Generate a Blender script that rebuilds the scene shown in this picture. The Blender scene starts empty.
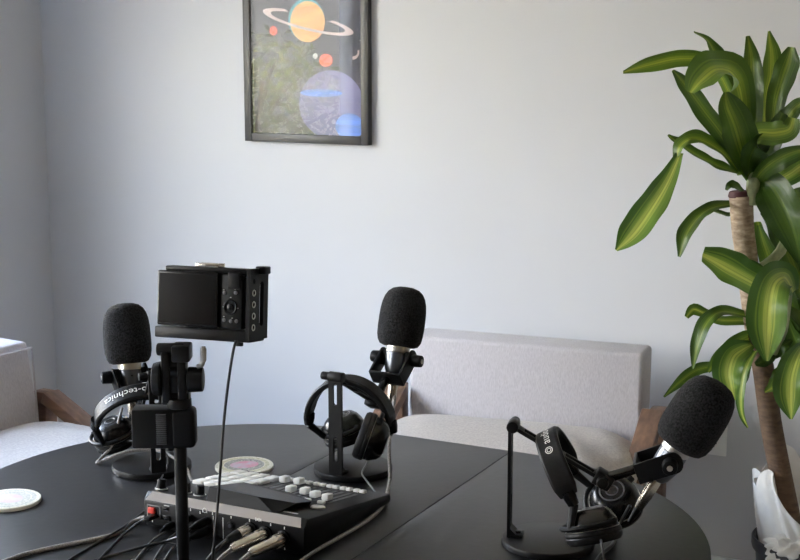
import bpy, bmesh, math, random
from mathutils import Vector, Matrix, Euler

random.seed(7)
C = bpy.context.scene.collection
R = math.radians
PI = math.pi
TABLE_Z = 0.75
YAW = R(-27)                                   # the room, its table and the mixer all stand at this angle
XR = Vector((math.cos(YAW), math.sin(YAW), 0))
YR = Vector((-math.sin(YAW), math.cos(YAW), 0))
CORNER = Vector((-1.23, 4.811, 0))

# ------------------------------------------------------------------ materials
def material(name, col, rough=0.5, metal=0.0, spec=0.5, var=0.0, vscale=20.0, bump=0.0, bscale=200.0,
             stretch=(1, 1, 1), coat=0.0, sheen=0.0, col2=None, detail=4.0):
    m = bpy.data.materials.new(name)
    m.use_nodes = True
    nt = m.node_tree
    b = nt.nodes['Principled BSDF']
    b.inputs['Base Color'].default_value = (*col, 1)
    b.inputs['Roughness'].default_value = rough
    b.inputs['Metallic'].default_value = metal
    b.inputs['Specular IOR Level'].default_value = spec
    b.inputs['Coat Weight'].default_value = coat
    if sheen:
        b.inputs['Sheen Weight'].default_value = sheen
    tc = nt.nodes.new('ShaderNodeTexCoord')
    mp = nt.nodes.new('ShaderNodeMapping')
    mp.inputs['Scale'].default_value = stretch
    nt.links.new(tc.outputs['Object'], mp.inputs['Vector'])
    if var or col2:
        n = nt.nodes.new('ShaderNodeTexNoise')
        n.inputs['Scale'].default_value = vscale
        n.inputs['Detail'].default_value = detail
        nt.links.new(mp.outputs['Vector'], n.inputs['Vector'])
        r = nt.nodes.new('ShaderNodeValToRGB')
        r.color_ramp.elements[0].position = 0.32
        r.color_ramp.elements[1].position = 0.68
        a = col2 if col2 else [max(0, c * (1 - var)) for c in col]
        z = col if col2 else [min(1, c * (1 + var)) for c in col]
        r.color_ramp.elements[0].color = (*a, 1)
        r.color_ramp.elements[1].color = (*z, 1)
        nt.links.new(n.outputs['Fac'], r.inputs['Fac'])
        nt.links.new(r.outputs['Color'], b.inputs['Base Color'])
    if bump:
        n = nt.nodes.new('ShaderNodeTexNoise')
        n.inputs['Scale'].default_value = bscale
        n.inputs['Detail'].default_value = 3
        nt.links.new(mp.outputs['Vector'], n.inputs['Vector'])
        bp = nt.nodes.new('ShaderNodeBump')
        bp.inputs['Strength'].default_value = bump
        bp.inputs['Distance'].default_value = 0.002
        nt.links.new(n.outputs['Fac'], bp.inputs['Height'])
        nt.links.new(bp.outputs['Normal'], b.inputs['Normal'])
    return m

def leaf_material(name, edge, mid, stripe, stripe_w):
    m = bpy.data.materials.new(name)
    m.use_nodes = True
    nt = m.node_tree
    b = nt.nodes['Principled BSDF']
    out = nt.nodes['Material Output']
    uv = nt.nodes.new('ShaderNodeUVMap')
    sep = nt.nodes.new('ShaderNodeSeparateXYZ')
    nt.links.new(uv.outputs['UV'], sep.inputs['Vector'])
    nz = nt.nodes.new('ShaderNodeTexNoise')       # long streaks running with the blade
    mp = nt.nodes.new('ShaderNodeMapping')
    mp.inputs['Scale'].default_value = (17, 0.7, 1)
    nt.links.new(uv.outputs['UV'], mp.inputs['Vector'])
    nt.links.new(mp.outputs['Vector'], nz.inputs['Vector'])
    nz.inputs['Scale'].default_value = 1.0
    ad = nt.nodes.new('ShaderNodeMath'); ad.operation = 'MULTIPLY_ADD'
    nt.links.new(nz.outputs['Fac'], ad.inputs[0])
    ad.inputs[1].default_value = 0.44
    nt.links.new(sep.outputs['X'], ad.inputs[2])
    r = nt.nodes.new('ShaderNodeValToRGB')
    e = r.color_ramp.elements
    e[0].position = 0.10; e[0].color = (*edge, 1)
    e[1].position = 1.15; e[1].color = (*edge, 1)
    for p, c in ((0.45, mid), (0.66 - stripe_w, mid), (0.66, stripe), (0.67 + stripe_w, mid), (0.92, mid)):
        q = e.new(min(1, p)); q.color = (*c, 1)
    nt.links.new(ad.outputs[0], r.inputs['Fac'])
    nt.links.new(r.outputs['Color'], b.inputs['Base Color'])
    b.inputs['Roughness'].default_value = 0.34
    bp = nt.nodes.new('ShaderNodeBump')
    bp.inputs['Strength'].default_value = 0.35
    bp.inputs['Distance'].default_value = 0.003
    nt.links.new(nz.outputs['Fac'], bp.inputs['Height'])
    nt.links.new(bp.outputs['Normal'], b.inputs['Normal'])
    tr = nt.nodes.new('ShaderNodeBsdfTranslucent')
    nt.links.new(r.outputs['Color'], tr.inputs['Color'])
    mx = nt.nodes.new('ShaderNodeMixShader')
    mx.inputs[0].default_value = 0.32
    nt.links.new(b.outputs[0], mx.inputs[1])
    nt.links.new(tr.outputs[0], mx.inputs[2])
    nt.links.new(mx.outputs[0], out.inputs['Surface'])
    return m

def glass_material(name):
    m = bpy.data.materials.new(name)
    m.use_nodes = True
    nt = m.node_tree
    nt.nodes.remove(nt.nodes['Principled BSDF'])
    out = nt.nodes['Material Output']
    t = nt.nodes.new('ShaderNodeBsdfTransparent')
    g = nt.nodes.new('ShaderNodeBsdfGlossy')
    g.inputs['Roughness'].default_value = 0.0
    f = nt.nodes.new('ShaderNodeFresnel')
    f.inputs['IOR'].default_value = 1.5
    mx = nt.nodes.new('ShaderNodeMixShader')
    ge = nt.nodes.new('ShaderNodeNewGeometry')      # only the outer face of the sheet mirrors
    iv = nt.nodes.new('ShaderNodeMath'); iv.operation = 'SUBTRACT'; iv.inputs[0].default_value = 1
    nt.links.new(ge.outputs['Backfacing'], iv.inputs[1])
    mu = nt.nodes.new('ShaderNodeMath'); mu.operation = 'MULTIPLY'
    nt.links.new(f.outputs[0], mu.inputs[0]); nt.links.new(iv.outputs[0], mu.inputs[1])
    nt.links.new(mu.outputs[0], mx.inputs[0])
    nt.links.new(t.outputs[0], mx.inputs[1])
    nt.links.new(g.outputs[0], mx.inputs[2])
    nt.links.new(mx.outputs[0], out.inputs['Surface'])
    return m

M = {}
M['wall'] = material('wall_paint', (0.612, 0.616, 0.632), 0.5, spec=0.35, var=0.02, vscale=1.6, bump=0.12, bscale=55)
M['far_wall'] = material('tan_wall_paint', (0.24, 0.19, 0.14), 0.6, spec=0.3, var=0.03, vscale=1.6)
M['ceiling'] = material('ceiling_paint', (0.74, 0.73, 0.70), 0.8, bump=0.05, bscale=80)
M['floor'] = material('floor_pale_ash', (0.46, 0.45, 0.44), 0.45, var=0.12, vscale=6, stretch=(1, 9, 1))
M['white_trim'] = material('white_trim_paint', (0.86, 0.87, 0.87), 0.4, var=0.02)
M['white_plastic'] = material('white_plastic', (0.85, 0.85, 0.83), 0.35, var=0.02)
M['table'] = material('black_table_laminate', (0.010, 0.010, 0.011), 0.36, spec=0.36, var=0.25, vscale=9, bump=0.10, bscale=60, col2=None)
M['black_metal'] = material('black_powder_metal', (0.0045, 0.0045, 0.005), 0.42, spec=0.30, bump=0.05, bscale=900)
M['black_plastic'] = material('black_plastic', (0.004, 0.004, 0.0043), 0.48, spec=0.24, var=0.1, bump=0.05, bscale=900)
M['gloss_black'] = material('gloss_black_plastic', (0.005, 0.005, 0.0055), 0.26, spec=0.4, var=0.05)
M['screen'] = material('dark_screen_glass', (0.006, 0.005, 0.005), 0.55, spec=0.12, var=0.05)
M['grey_plastic'] = material('grey_plastic', (0.10, 0.10, 0.11), 0.4, var=0.08)
M['foam'] = material('black_foam', (0.017, 0.017, 0.018), 0.95, spec=0.15, var=0.8, vscale=330, bump=1.0, bscale=360, sheen=0.05, detail=1.0)
M['mic_body'] = material('gunmetal_microphone', (0.16, 0.17, 0.19), 0.33, metal=0.85, var=0.05)
M['silver'] = material('brushed_silver', (0.62, 0.60, 0.56), 0.32, metal=0.9, var=0.06, vscale=60)
M['warm_silver'] = material('nickel_connector', (0.60, 0.55, 0.48), 0.26, metal=1.0, var=0.03, vscale=80)
M['leatherette'] = material('black_leatherette', (0.006, 0.006, 0.0065), 0.48, spec=0.26, bump=0.25, bscale=160)
M['braid'] = material('grey_braided_sleeve', (0.27, 0.25, 0.24), 0.6, var=0.45, vscale=500, bump=0.5, bscale=600)
M['black_cable'] = material('black_rubber_cable', (0.014, 0.014, 0.015), 0.38, var=0.1)
M['grey_cable'] = material('dark_grey_cable', (0.10, 0.10, 0.105), 0.35, var=0.1)
M['fabric'] = material('light_grey_upholstery', (0.50, 0.475, 0.49), 0.9, spec=0.2, var=0.10, vscale=190, bump=0.5, bscale=300, stretch=(2.2, 1, 0.5), sheen=0.15)
M['seat_fabric'] = material('warm_lit_beige_upholstery', (0.45, 0.41, 0.375), 0.9, spec=0.2, var=0.12, vscale=120, bump=0.45, bscale=280, stretch=(1.6, 1, 1), sheen=0.15)  # beige seat cloth, shifted further so its colour carries warm room light
M['wood'] = material('walnut_wood', (0.16, 0.088, 0.055), 0.42, var=0.3, vscale=9, stretch=(7, 0.8, 7))
M['frame'] = material('dark_grey_frame', (0.040, 0.038, 0.036), 0.42, var=0.1)
M['mixer'] = material('mixer_black_case', (0.006, 0.006, 0.0065), 0.42, spec=0.30, bump=0.08, bscale=700)
M['mixer_edge'] = material('mixer_silver_grey_strip', (0.36, 0.33, 0.31), 0.35, metal=0.35, var=0.04)
M['red'] = material('red_switch', (0.75, 0.07, 0.05), 0.35, var=0.05)
M['marking'] = material('white_print', (0.80, 0.80, 0.78), 0.6, var=0.02)
M['dim_marking'] = material('grey_print', (0.30, 0.30, 0.30), 0.6, var=0.02)
M['lit_button'] = material('pale_rubber_button', (0.82, 0.81, 0.78), 0.45, var=0.03)
M['coaster'] = material('cream_coaster_board', (0.86, 0.84, 0.74), 0.55, var=0.04)
M['coaster_grey'] = material('coaster_grey_print', (0.20, 0.21, 0.22), 0.55, col2=(0.62, 0.64, 0.60), vscale=260)
M['coaster_green'] = material('coaster_olive_print', (0.52, 0.52, 0.34), 0.55, col2=(0.80, 0.79, 0.66), vscale=240)
M['coaster_pink'] = material('coaster_pink_print', (0.72, 0.32, 0.46), 0.55, col2=(0.62, 0.60, 0.72), vscale=60)
M['coaster_lilac'] = material('coaster_lilac_print', (0.74, 0.60, 0.76), 0.55, col2=(0.72, 0.72, 0.74), vscale=60)
M['coaster_pale'] = material('coaster_pale_print', (0.80, 0.80, 0.76), 0.55, col2=(0.50, 0.52, 0.50), vscale=260)
M['bark'] = material('brown_cane_bark', (0.17, 0.105, 0.06), 0.75, col2=(0.085, 0.05, 0.03), vscale=34, bump=0.9, bscale=70, stretch=(1, 1, 3))
M['pale_bark'] = material('pale_cane_bark', (0.52, 0.41, 0.29), 0.75, col2=(0.27, 0.19, 0.12), vscale=48, bump=0.9, bscale=80, stretch=(1, 1, 3))
M['cut_end'] = material('dark_red_cut_end', (0.09, 0.025, 0.025), 0.6, var=0.3)
M['stem'] = material('pale_green_stem', (0.32, 0.36, 0.19), 0.5, var=0.25, vscale=40)
M['pot'] = material('dark_plastic_pot', (0.035, 0.034, 0.036), 0.4, var=0.1)
M['liner'] = material('white_crumpled_paper', (0.80, 0.78, 0.74), 0.6, var=0.05, bump=0.5, bscale=40)
M['soil'] = material('potting_soil', (0.05, 0.035, 0.025), 0.95, var=0.5, vscale=90, bump=1.0, bscale=90)
M['leaf_dark'] = leaf_material('deep_green_leaf', (0.040, 0.085, 0.010), (0.070, 0.135, 0.014), (0.20, 0.27, 0.03), 0.14)
M['leaf_mid'] = leaf_material('green_leaf_lime_band', (0.070, 0.14, 0.016), (0.13, 0.22, 0.024), (0.36, 0.43, 0.05), 0.15)
M['leaf_lime'] = leaf_material('green_leaf_bright_lime_band', (0.055, 0.13, 0.020), (0.16, 0.27, 0.035), (0.55, 0.60, 0.12), 0.17)
M['leaf_plain'] = leaf_material('plain_deep_green_leaf', (0.030, 0.068, 0.008), (0.048, 0.10, 0.011), (0.09, 0.15, 0.016), 0.10)
M['glass'] = glass_material('clear_glass')
M['space'] = material('print_black', (0.012, 0.011, 0.018), 0.5, col2=(0.03, 0.025, 0.05), vscale=8)
M['print_saturn'] = material('print_yellow_orange', (0.80, 0.50, 0.14), 0.5, col2=(0.72, 0.30, 0.08), vscale=14, stretch=(0.6, 1, 3))
M['print_ring'] = material('print_pale_ring', (0.62, 0.50, 0.48), 0.5, var=0.2)
M['print_red'] = material('print_red', (0.75, 0.10, 0.05), 0.5, var=0.2)
M['print_teal'] = material('print_teal', (0.05, 0.30, 0.36), 0.5, var=0.2)
M['print_violet'] = material('print_violet', (0.15, 0.14, 0.30), 0.5, var=0.2, vscale=6)
M['print_blue'] = material('print_blue', (0.10, 0.22, 0.62), 0.5, var=0.3, vscale=20, stretch=(0.4, 1, 4))
M['print_line'] = material('print_orbit_line', (0.25, 0.25, 0.32), 0.5, var=0.05)
M['print_white'] = material('print_white', (0.75, 0.75, 0.72), 0.5, var=0.05)
M['garden_leaf'] = material('pale_garden_leaf', (0.84, 0.82, 0.58), 0.5, col2=(0.52, 0.55, 0.30), vscale=8)
M['garden_bark'] = material('garden_bark', (0.12, 0.09, 0.06), 0.9, var=0.3)
M['yard'] = material('brown_paving', (0.040, 0.035, 0.026), 0.9, var=0.2, vscale=3)

# ------------------------------------------------------------------ geometry helpers
class G:
    """collects shapes for ONE mesh object"""
    def __init__(self):
        self.bm = bmesh.new()
        self.uv = None
    def _add(self, bm, mat=None, mi=0):
        if mat is not None:
            bmesh.ops.transform(bm, matrix=mat, verts=bm.verts)
        if mi:
            for f in bm.faces: f.material_index = mi
        me = bpy.data.meshes.new('tmp')
        bm.to_mesh(me); bm.free()
        self.bm.from_mesh(me)
        bpy.data.meshes.remove(me)
        return self
    def box(self, size, loc=(0, 0, 0), rot=(0, 0, 0), bev=0.0, seg=2, mat=None, mi=0):
        bm = bmesh.new()
        bmesh.ops.create_cube(bm, size=1)
        bmesh.ops.scale(bm, vec=size, verts=bm.verts)
        if bev:
            bmesh.ops.bevel(bm, geom=bm.edges[:], offset=bev, segments=seg, affect='EDGES', profile=0.5)
        m = Matrix.LocRotScale(Vector(loc), Euler(rot), None)
        return self._add(bm, (mat @ m) if mat else m, mi)
    def cyl(self, p0, p1, r0, r1=None, seg=24, bev=0.0, mi=0):
        r1 = r0 if r1 is None else r1
        p0, p1 = Vector(p0), Vector(p1)
        h = (p1 - p0).length
        b = min(bev, h * 0.45, r0 * .9, r1 * .9) if bev else 0
        prof = [(0, 0)]
        prof += [(r0 - b, 0), (r0 - b * .3, b * .3), (r0, b)] if b else [(r0, 0)]
        prof += [(r1, h - b), (r1 - b * .3, h - b * .3), (r1 - b, h)] if b else [(r1, h)]
        prof += [(0, h)]
        return self.lathe(prof, p0, p1 - p0, seg, mi)
    def lathe(self, prof, origin=(0, 0, 0), axis=(0, 0, 1), seg=32, mi=0):
        bm = bmesh.new()
        rings = []
        for r, z in prof:
            if r <= 1e-7:
                rings.append([bm.verts.new((0, 0, z))])
            else:
                rings.append([bm.verts.new((r * math.cos(2 * PI * k / seg), r * math.sin(2 * PI * k / seg), z)) for k in range(seg)])
        for a, b in zip(rings, rings[1:]):
            for k in range(seg):
                q = (k + 1) % seg
                if len(a) == 1 and len(b) == 1: continue
                if len(a) == 1: bm.faces.new((a[0], b[q], b[k]))
                elif len(b) == 1: bm.faces.new((a[k], a[q], b[0]))
                else: bm.faces.new((a[k], a[q], b[q], b[k]))
        bmesh.ops.recalc_face_normals(bm, faces=bm.faces[:])
        q = Vector((0, 0, 1)).rotation_difference(Vector(axis).normalized())
        return self._add(bm, Matrix.LocRotScale(Vector(origin), q, None), mi)
    def tube(self, pts, r, seg=10, sub=6, mi=0, flat=None, caps=True):
        pts = [Vector(p) for p in pts]
        rs = r if isinstance(r, (list, tuple)) else [r] * len(pts)
        P, Q = [], []
        if sub > 1 and len(pts) > 2:
            for i in range(len(pts) - 1):
                a, b = pts[max(i - 1, 0)], pts[i]
                c, d = pts[i + 1], pts[min(i + 2, len(pts) - 1)]
                for k in range(sub):
                    t = k / sub
                    P.append(0.5 * ((2 * b) + (c - a) * t + (2 * a - 5 * b + 4 * c - d) * t * t + (3 * b - a - 3 * c + d) * t ** 3))
                    Q.append(rs[i] * (1 - t) + rs[i + 1] * t)
            P.append(pts[-1]); Q.append(rs[-1])
        else:
            P, Q = pts, list(rs)
        bm = bmesh.new()
        rings = []
        n = None
        for i, p in enumerate(P):
            t = (P[min(i + 1, len(P) - 1)] - P[max(i - 1, 0)]).normalized()
            if n is None:
                n = Vector(flat) if flat else (Vector((0, 0, 1)) if abs(t.z) < .9 else Vector((1, 0, 0)))
            n = (n - t * n.dot(t)).normalized()
            b = t.cross(n)
            rings.append([bm.verts.new(p + (n * math.cos(2 * PI * k / seg) + b * math.sin(2 * PI * k / seg)) * Q[i]) for k in range(seg)])
        for a, b in zip(rings, rings[1:]):
            for k in range(seg):
                bm.faces.new((a[k], a[(k + 1) % seg], b[(k + 1) % seg], b[k]))
        if caps:
            bm.faces.new(rings[0][::-1]); bm.faces.new(rings[-1])
        bmesh.ops.recalc_face_normals(bm, faces=bm.faces[:])
        return self._add(bm, None, mi)
    def prism(self, poly, z0, z1, mat=None, bev=0.0, mi=0, holes=()):
        bm = bmesh.new()
        if holes:
            es = []
            for loop in [poly] + list(holes):
                vs = [bm.verts.new((x, y, z0)) for x, y in loop]
                es += [bm.edges.new((vs[i], vs[(i + 1) % len(vs)])) for i in range(len(vs))]
            bmesh.ops.triangle_fill(bm, use_beauty=True, use_dissolve=False, edges=es)
        else:
            bm.faces.new([bm.verts.new((x, y, z0)) for x, y in poly])
        e = bmesh.ops.extrude_face_region(bm, geom=bm.faces[:])
        vs = [v for v in e['geom'] if isinstance(v, bmesh.types.BMVert)]
        bmesh.ops.translate(bm, vec=(0, 0, z1 - z0), verts=vs)
        bmesh.ops.recalc_face_normals(bm, faces=bm.faces[:])
        if bev:
            ed = [x for x in bm.edges if len(x.link_faces) == 2 and x.calc_face_angle(0) > 0.6]
            bmesh.ops.bevel(bm, geom=ed, offset=bev, segments=2, affect='EDGES', profile=0.5)
        return self._add(bm, mat, mi)
    def torus(self, cen, axis, Rm, rm, seg=40, sub=10, mi=0):
        prof = [(Rm + rm * math.cos(2 * PI * k / sub), rm * math.sin(2 * PI * k / sub)) for k in range(sub + 1)]
        return self.lathe(prof, cen, axis, seg, mi)
    def grid(self, fn, nu, nv, mi=0, uv=False):
        vs = [[self.bm.verts.new(fn(i / nu, j / nv)) for j in range(nv + 1)] for i in range(nu + 1)]
        lay = self.bm.loops.layers.uv.verify() if uv else None
        for i in range(nu):
            for j in range(nv):
                f = self.bm.faces.new((vs[i][j], vs[i + 1][j], vs[i + 1][j + 1], vs[i][j + 1]))
                f.material_index = mi
                if uv:
                    for l, (a, b) in zip(f.loops, ((i, j), (i + 1, j), (i + 1, j + 1), (i, j + 1))):
                        l[lay].uv = (b / nv, a / nu)
        return self
    def faces(self, verts, faces, mi=0):
        vs = [self.bm.verts.new(v) for v in verts]
        for f in faces:
            try:
                q = self.bm.faces.new([vs[k] for k in f]); q.material_index = mi
            except ValueError:
                pass
        return self

def obj(name, g, mat, parent=None, angle=35, smooth=True):
    me = bpy.data.meshes.new(name)
    g.bm.to_mesh(me); g.bm.free()
    for m in (mat if isinstance(mat, (list, tuple)) else [mat]):
        me.materials.append(m)
    if smooth:
        me.shade_smooth()
        me.set_sharp_from_angle(angle=R(angle))
    o = bpy.data.objects.new(name, me)
    C.objects.link(o)
    if parent: o.parent = parent
    return o

def tag(o, label, cat, group=None):
    o['label'] = label; o['category'] = cat
    if group: o['group'] = group
    return o

def thing(name, label, cat, loc=(0, 0, 0), rot=(0, 0, 0), group=None):
    o = bpy.data.objects.new(name, None)
    o.empty_display_size = 0.05
    C.objects.link(o)
    o.location = loc
    o.rotation_euler = rot
    return tag(o, label, cat, group)

def struct(name, g, mat, parent=None, loc=None, rotz=None):
    o = obj(name, g, mat, parent)
    if loc is not None: o.location = loc
    if rotz is not None: o.rotation_euler = (0, 0, rotz)
    if parent is None: o['kind'] = 'structure'
    return o

def text_shape(s, size):
    cu = bpy.data.curves.new('lettering', 'FONT')
    cu.body = s; cu.size = size; cu.resolution_u = 3
    cu.align_x = 'CENTER'; cu.align_y = 'CENTER'
    t = bpy.data.objects.new('lettering', cu)
    C.objects.link(t)
    bpy.context.view_layer.update()
    ev = t.evaluated_get(bpy.context.evaluated_depsgraph_get())
    me = ev.to_mesh()
    v = [tuple(x.co) for x in me.vertices]
    f = [tuple(p.vertices) for p in me.polygons]
    ev.to_mesh_clear()
    bpy.data.objects.remove(t); bpy.data.curves.remove(cu)
    return v, f

def circle_pts(n, rx, ry=None, cx=0, cy=0, a0=0, a1=2 * PI):
    ry = rx if ry is None else ry
    full = abs(a1 - a0 - 2 * PI) < 1e-6
    m = n if full else n - 1
    return [(cx + rx * math.cos(a0 + (a1 - a0) * k / m), cy + ry * math.sin(a0 + (a1 - a0) * k / m)) for k in range(n)]

def slot(w, h, cx, cy, n=8):
    r = w / 2
    s = h / 2 - r
    return [(cx + r * math.cos(PI * k / n), cy + s + r * math.sin(PI * k / n)) for k in range(n + 1)] + \
           [(cx + r * math.cos(PI + PI * k / n), cy - s + r * math.sin(PI + PI * k / n)) for k in range(n + 1)]

# measured paths, metres
CABLES = {
    'back_mic': [(-0.0116, 2.6, 0.8662), (-0.0116, 2.58, 0.8476), (-0.017, 2.52, 0.8227), (-0.0202, 2.45, 0.7949), (-0.0181, 2.3962, 0.77), (-0.0197, 2.3721, 0.7535), (-0.0291, 2.2638, 0.7535), (-0.0531, 2.1885, 0.7535), (-0.0961, 2.1088, 0.7535), (-0.1366, 2.0385, 0.7535), (-0.1711, 1.9488, 0.7535), (-0.2094, 1.8204, 0.7535)],
    'back_phones': [(-0.0567, 2.43, 0.7858), (-0.0622, 2.43, 0.7725), (-0.0686, 2.3966, 0.768), (-0.0606, 2.3623, 0.766), (-0.0451, 2.2946, 0.77), (-0.0362, 2.2809, 0.762)],
    'usb': [(-0.2309, 1.9, 1.1202), (-0.2342, 1.89, 1.1066), (-0.2397, 1.87, 1.064), (-0.245, 1.86, 1.0164), (-0.2491, 1.85, 0.9617), (-0.2532, 1.84, 0.9071), (-0.2589, 1.83, 0.8451), (-0.2799, 1.9282, 0.754), (-0.2848, 1.859, 0.752), (-0.2923, 1.7256, 0.752)],
    'left_mic': [(-0.5318, 2.56, 0.845), (-0.5342, 2.54, 0.8269), (-0.541, 2.52, 0.7875), (-0.5627, 2.52, 0.762), (-0.5708, 2.5031, 0.7535), (-0.5583, 2.5075, 0.758), (-0.5369, 2.4971, 0.77), (-0.5026, 2.4962, 0.78), (-0.4695, 2.4994, 0.78), (-0.4429, 2.4866, 0.78), (-0.4143, 2.4588, 0.775), (-0.394, 2.4453, 0.762), (-0.379, 2.405, 0.754), (-0.3644, 2.3665, 0.7535), (-0.3436, 2.3331, 0.7535)],
    'left_phones': [(-0.5339, 2.55, 0.7826), (-0.4972, 2.5, 0.7973), (-0.458, 2.46, 0.8034), (-0.4362, 2.45, 0.7949), (-0.4273, 2.4489, 0.78), (-0.4299, 2.4511, 0.764), (-0.4312, 2.3927, 0.758), (-0.4336, 2.3537, 0.754), (-0.4296, 2.3207, 0.754)],
    'braid': [(-0.4065, 2.1885, 0.7535), (-0.4236, 2.1645, 0.7535), (-0.4633, 2.1179, 0.7535), (-0.535, 2.0687, 0.7535), (-0.5808, 2.0343, 0.7535), (-0.6001, 2.0091, 0.7535), (-0.6242, 1.9765, 0.7535)],
    'usb_a': [(-0.403, 2.1446, 0.776), (-0.41, 2.1383, 0.774), (-0.4251, 2.1393, 0.766), (-0.4471, 2.1173, 0.752), (-0.458, 2.0467, 0.752), (-0.4665, 1.9723, 0.752), (-0.4699, 1.859, 0.752)],
    'usb_b': [(-0.428, 2.2527, 0.752), (-0.4392, 2.2124, 0.752), (-0.4536, 2.1346, 0.7575), (-0.4777, 2.0948, 0.752), (-0.5024, 2.0297, 0.752), (-0.5247, 1.9644, 0.752), (-0.5696, 1.859, 0.752)],
    'line_a': [(-0.3618, 2.1197, 0.768), (-0.3754, 2.113, 0.762), (-0.3939, 2.0894, 0.754), (-0.4035, 2.0297, 0.752), (-0.4078, 1.9644, 0.752), (-0.4129, 1.859, 0.752)],
    'line_b': [(-0.3377, 2.1095, 0.77), (-0.3552, 2.1076, 0.764), (-0.3691, 2.0841, 0.756), (-0.3765, 2.0255, 0.752), (-0.3757, 1.9525, 0.752), (-0.3702, 1.859, 0.752)],
    'line_c': [(-0.3357, 2.0948, 0.762), (-0.3467, 2.0832, 0.758), (-0.3577, 2.0526, 0.753), (-0.3607, 1.9965, 0.752), (-0.3604, 1.9331, 0.752), (-0.356, 1.859, 0.752)],
    'front_phones': [(0.294, 2.02, 0.8153), (0.2958, 1.99, 0.8197), (0.2993, 1.97, 0.8081), (0.3013, 1.95, 0.789), (0.3088, 1.9644, 0.752), (0.3019, 1.859, 0.752), (0.3189, 1.7256, 0.752)],
    'front_mic': [(0.3585, 2.06, 0.8222), (0.3543, 2.07, 0.8073), (0.3487, 2.09, 0.7821), (0.3479, 2.12, 0.751), (0.334, 2.0717, 0.754), (0.3084, 2.0245, 0.754), (0.2729, 1.9307, 0.753), (0.2197, 1.7877, 0.753)],
}
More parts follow.
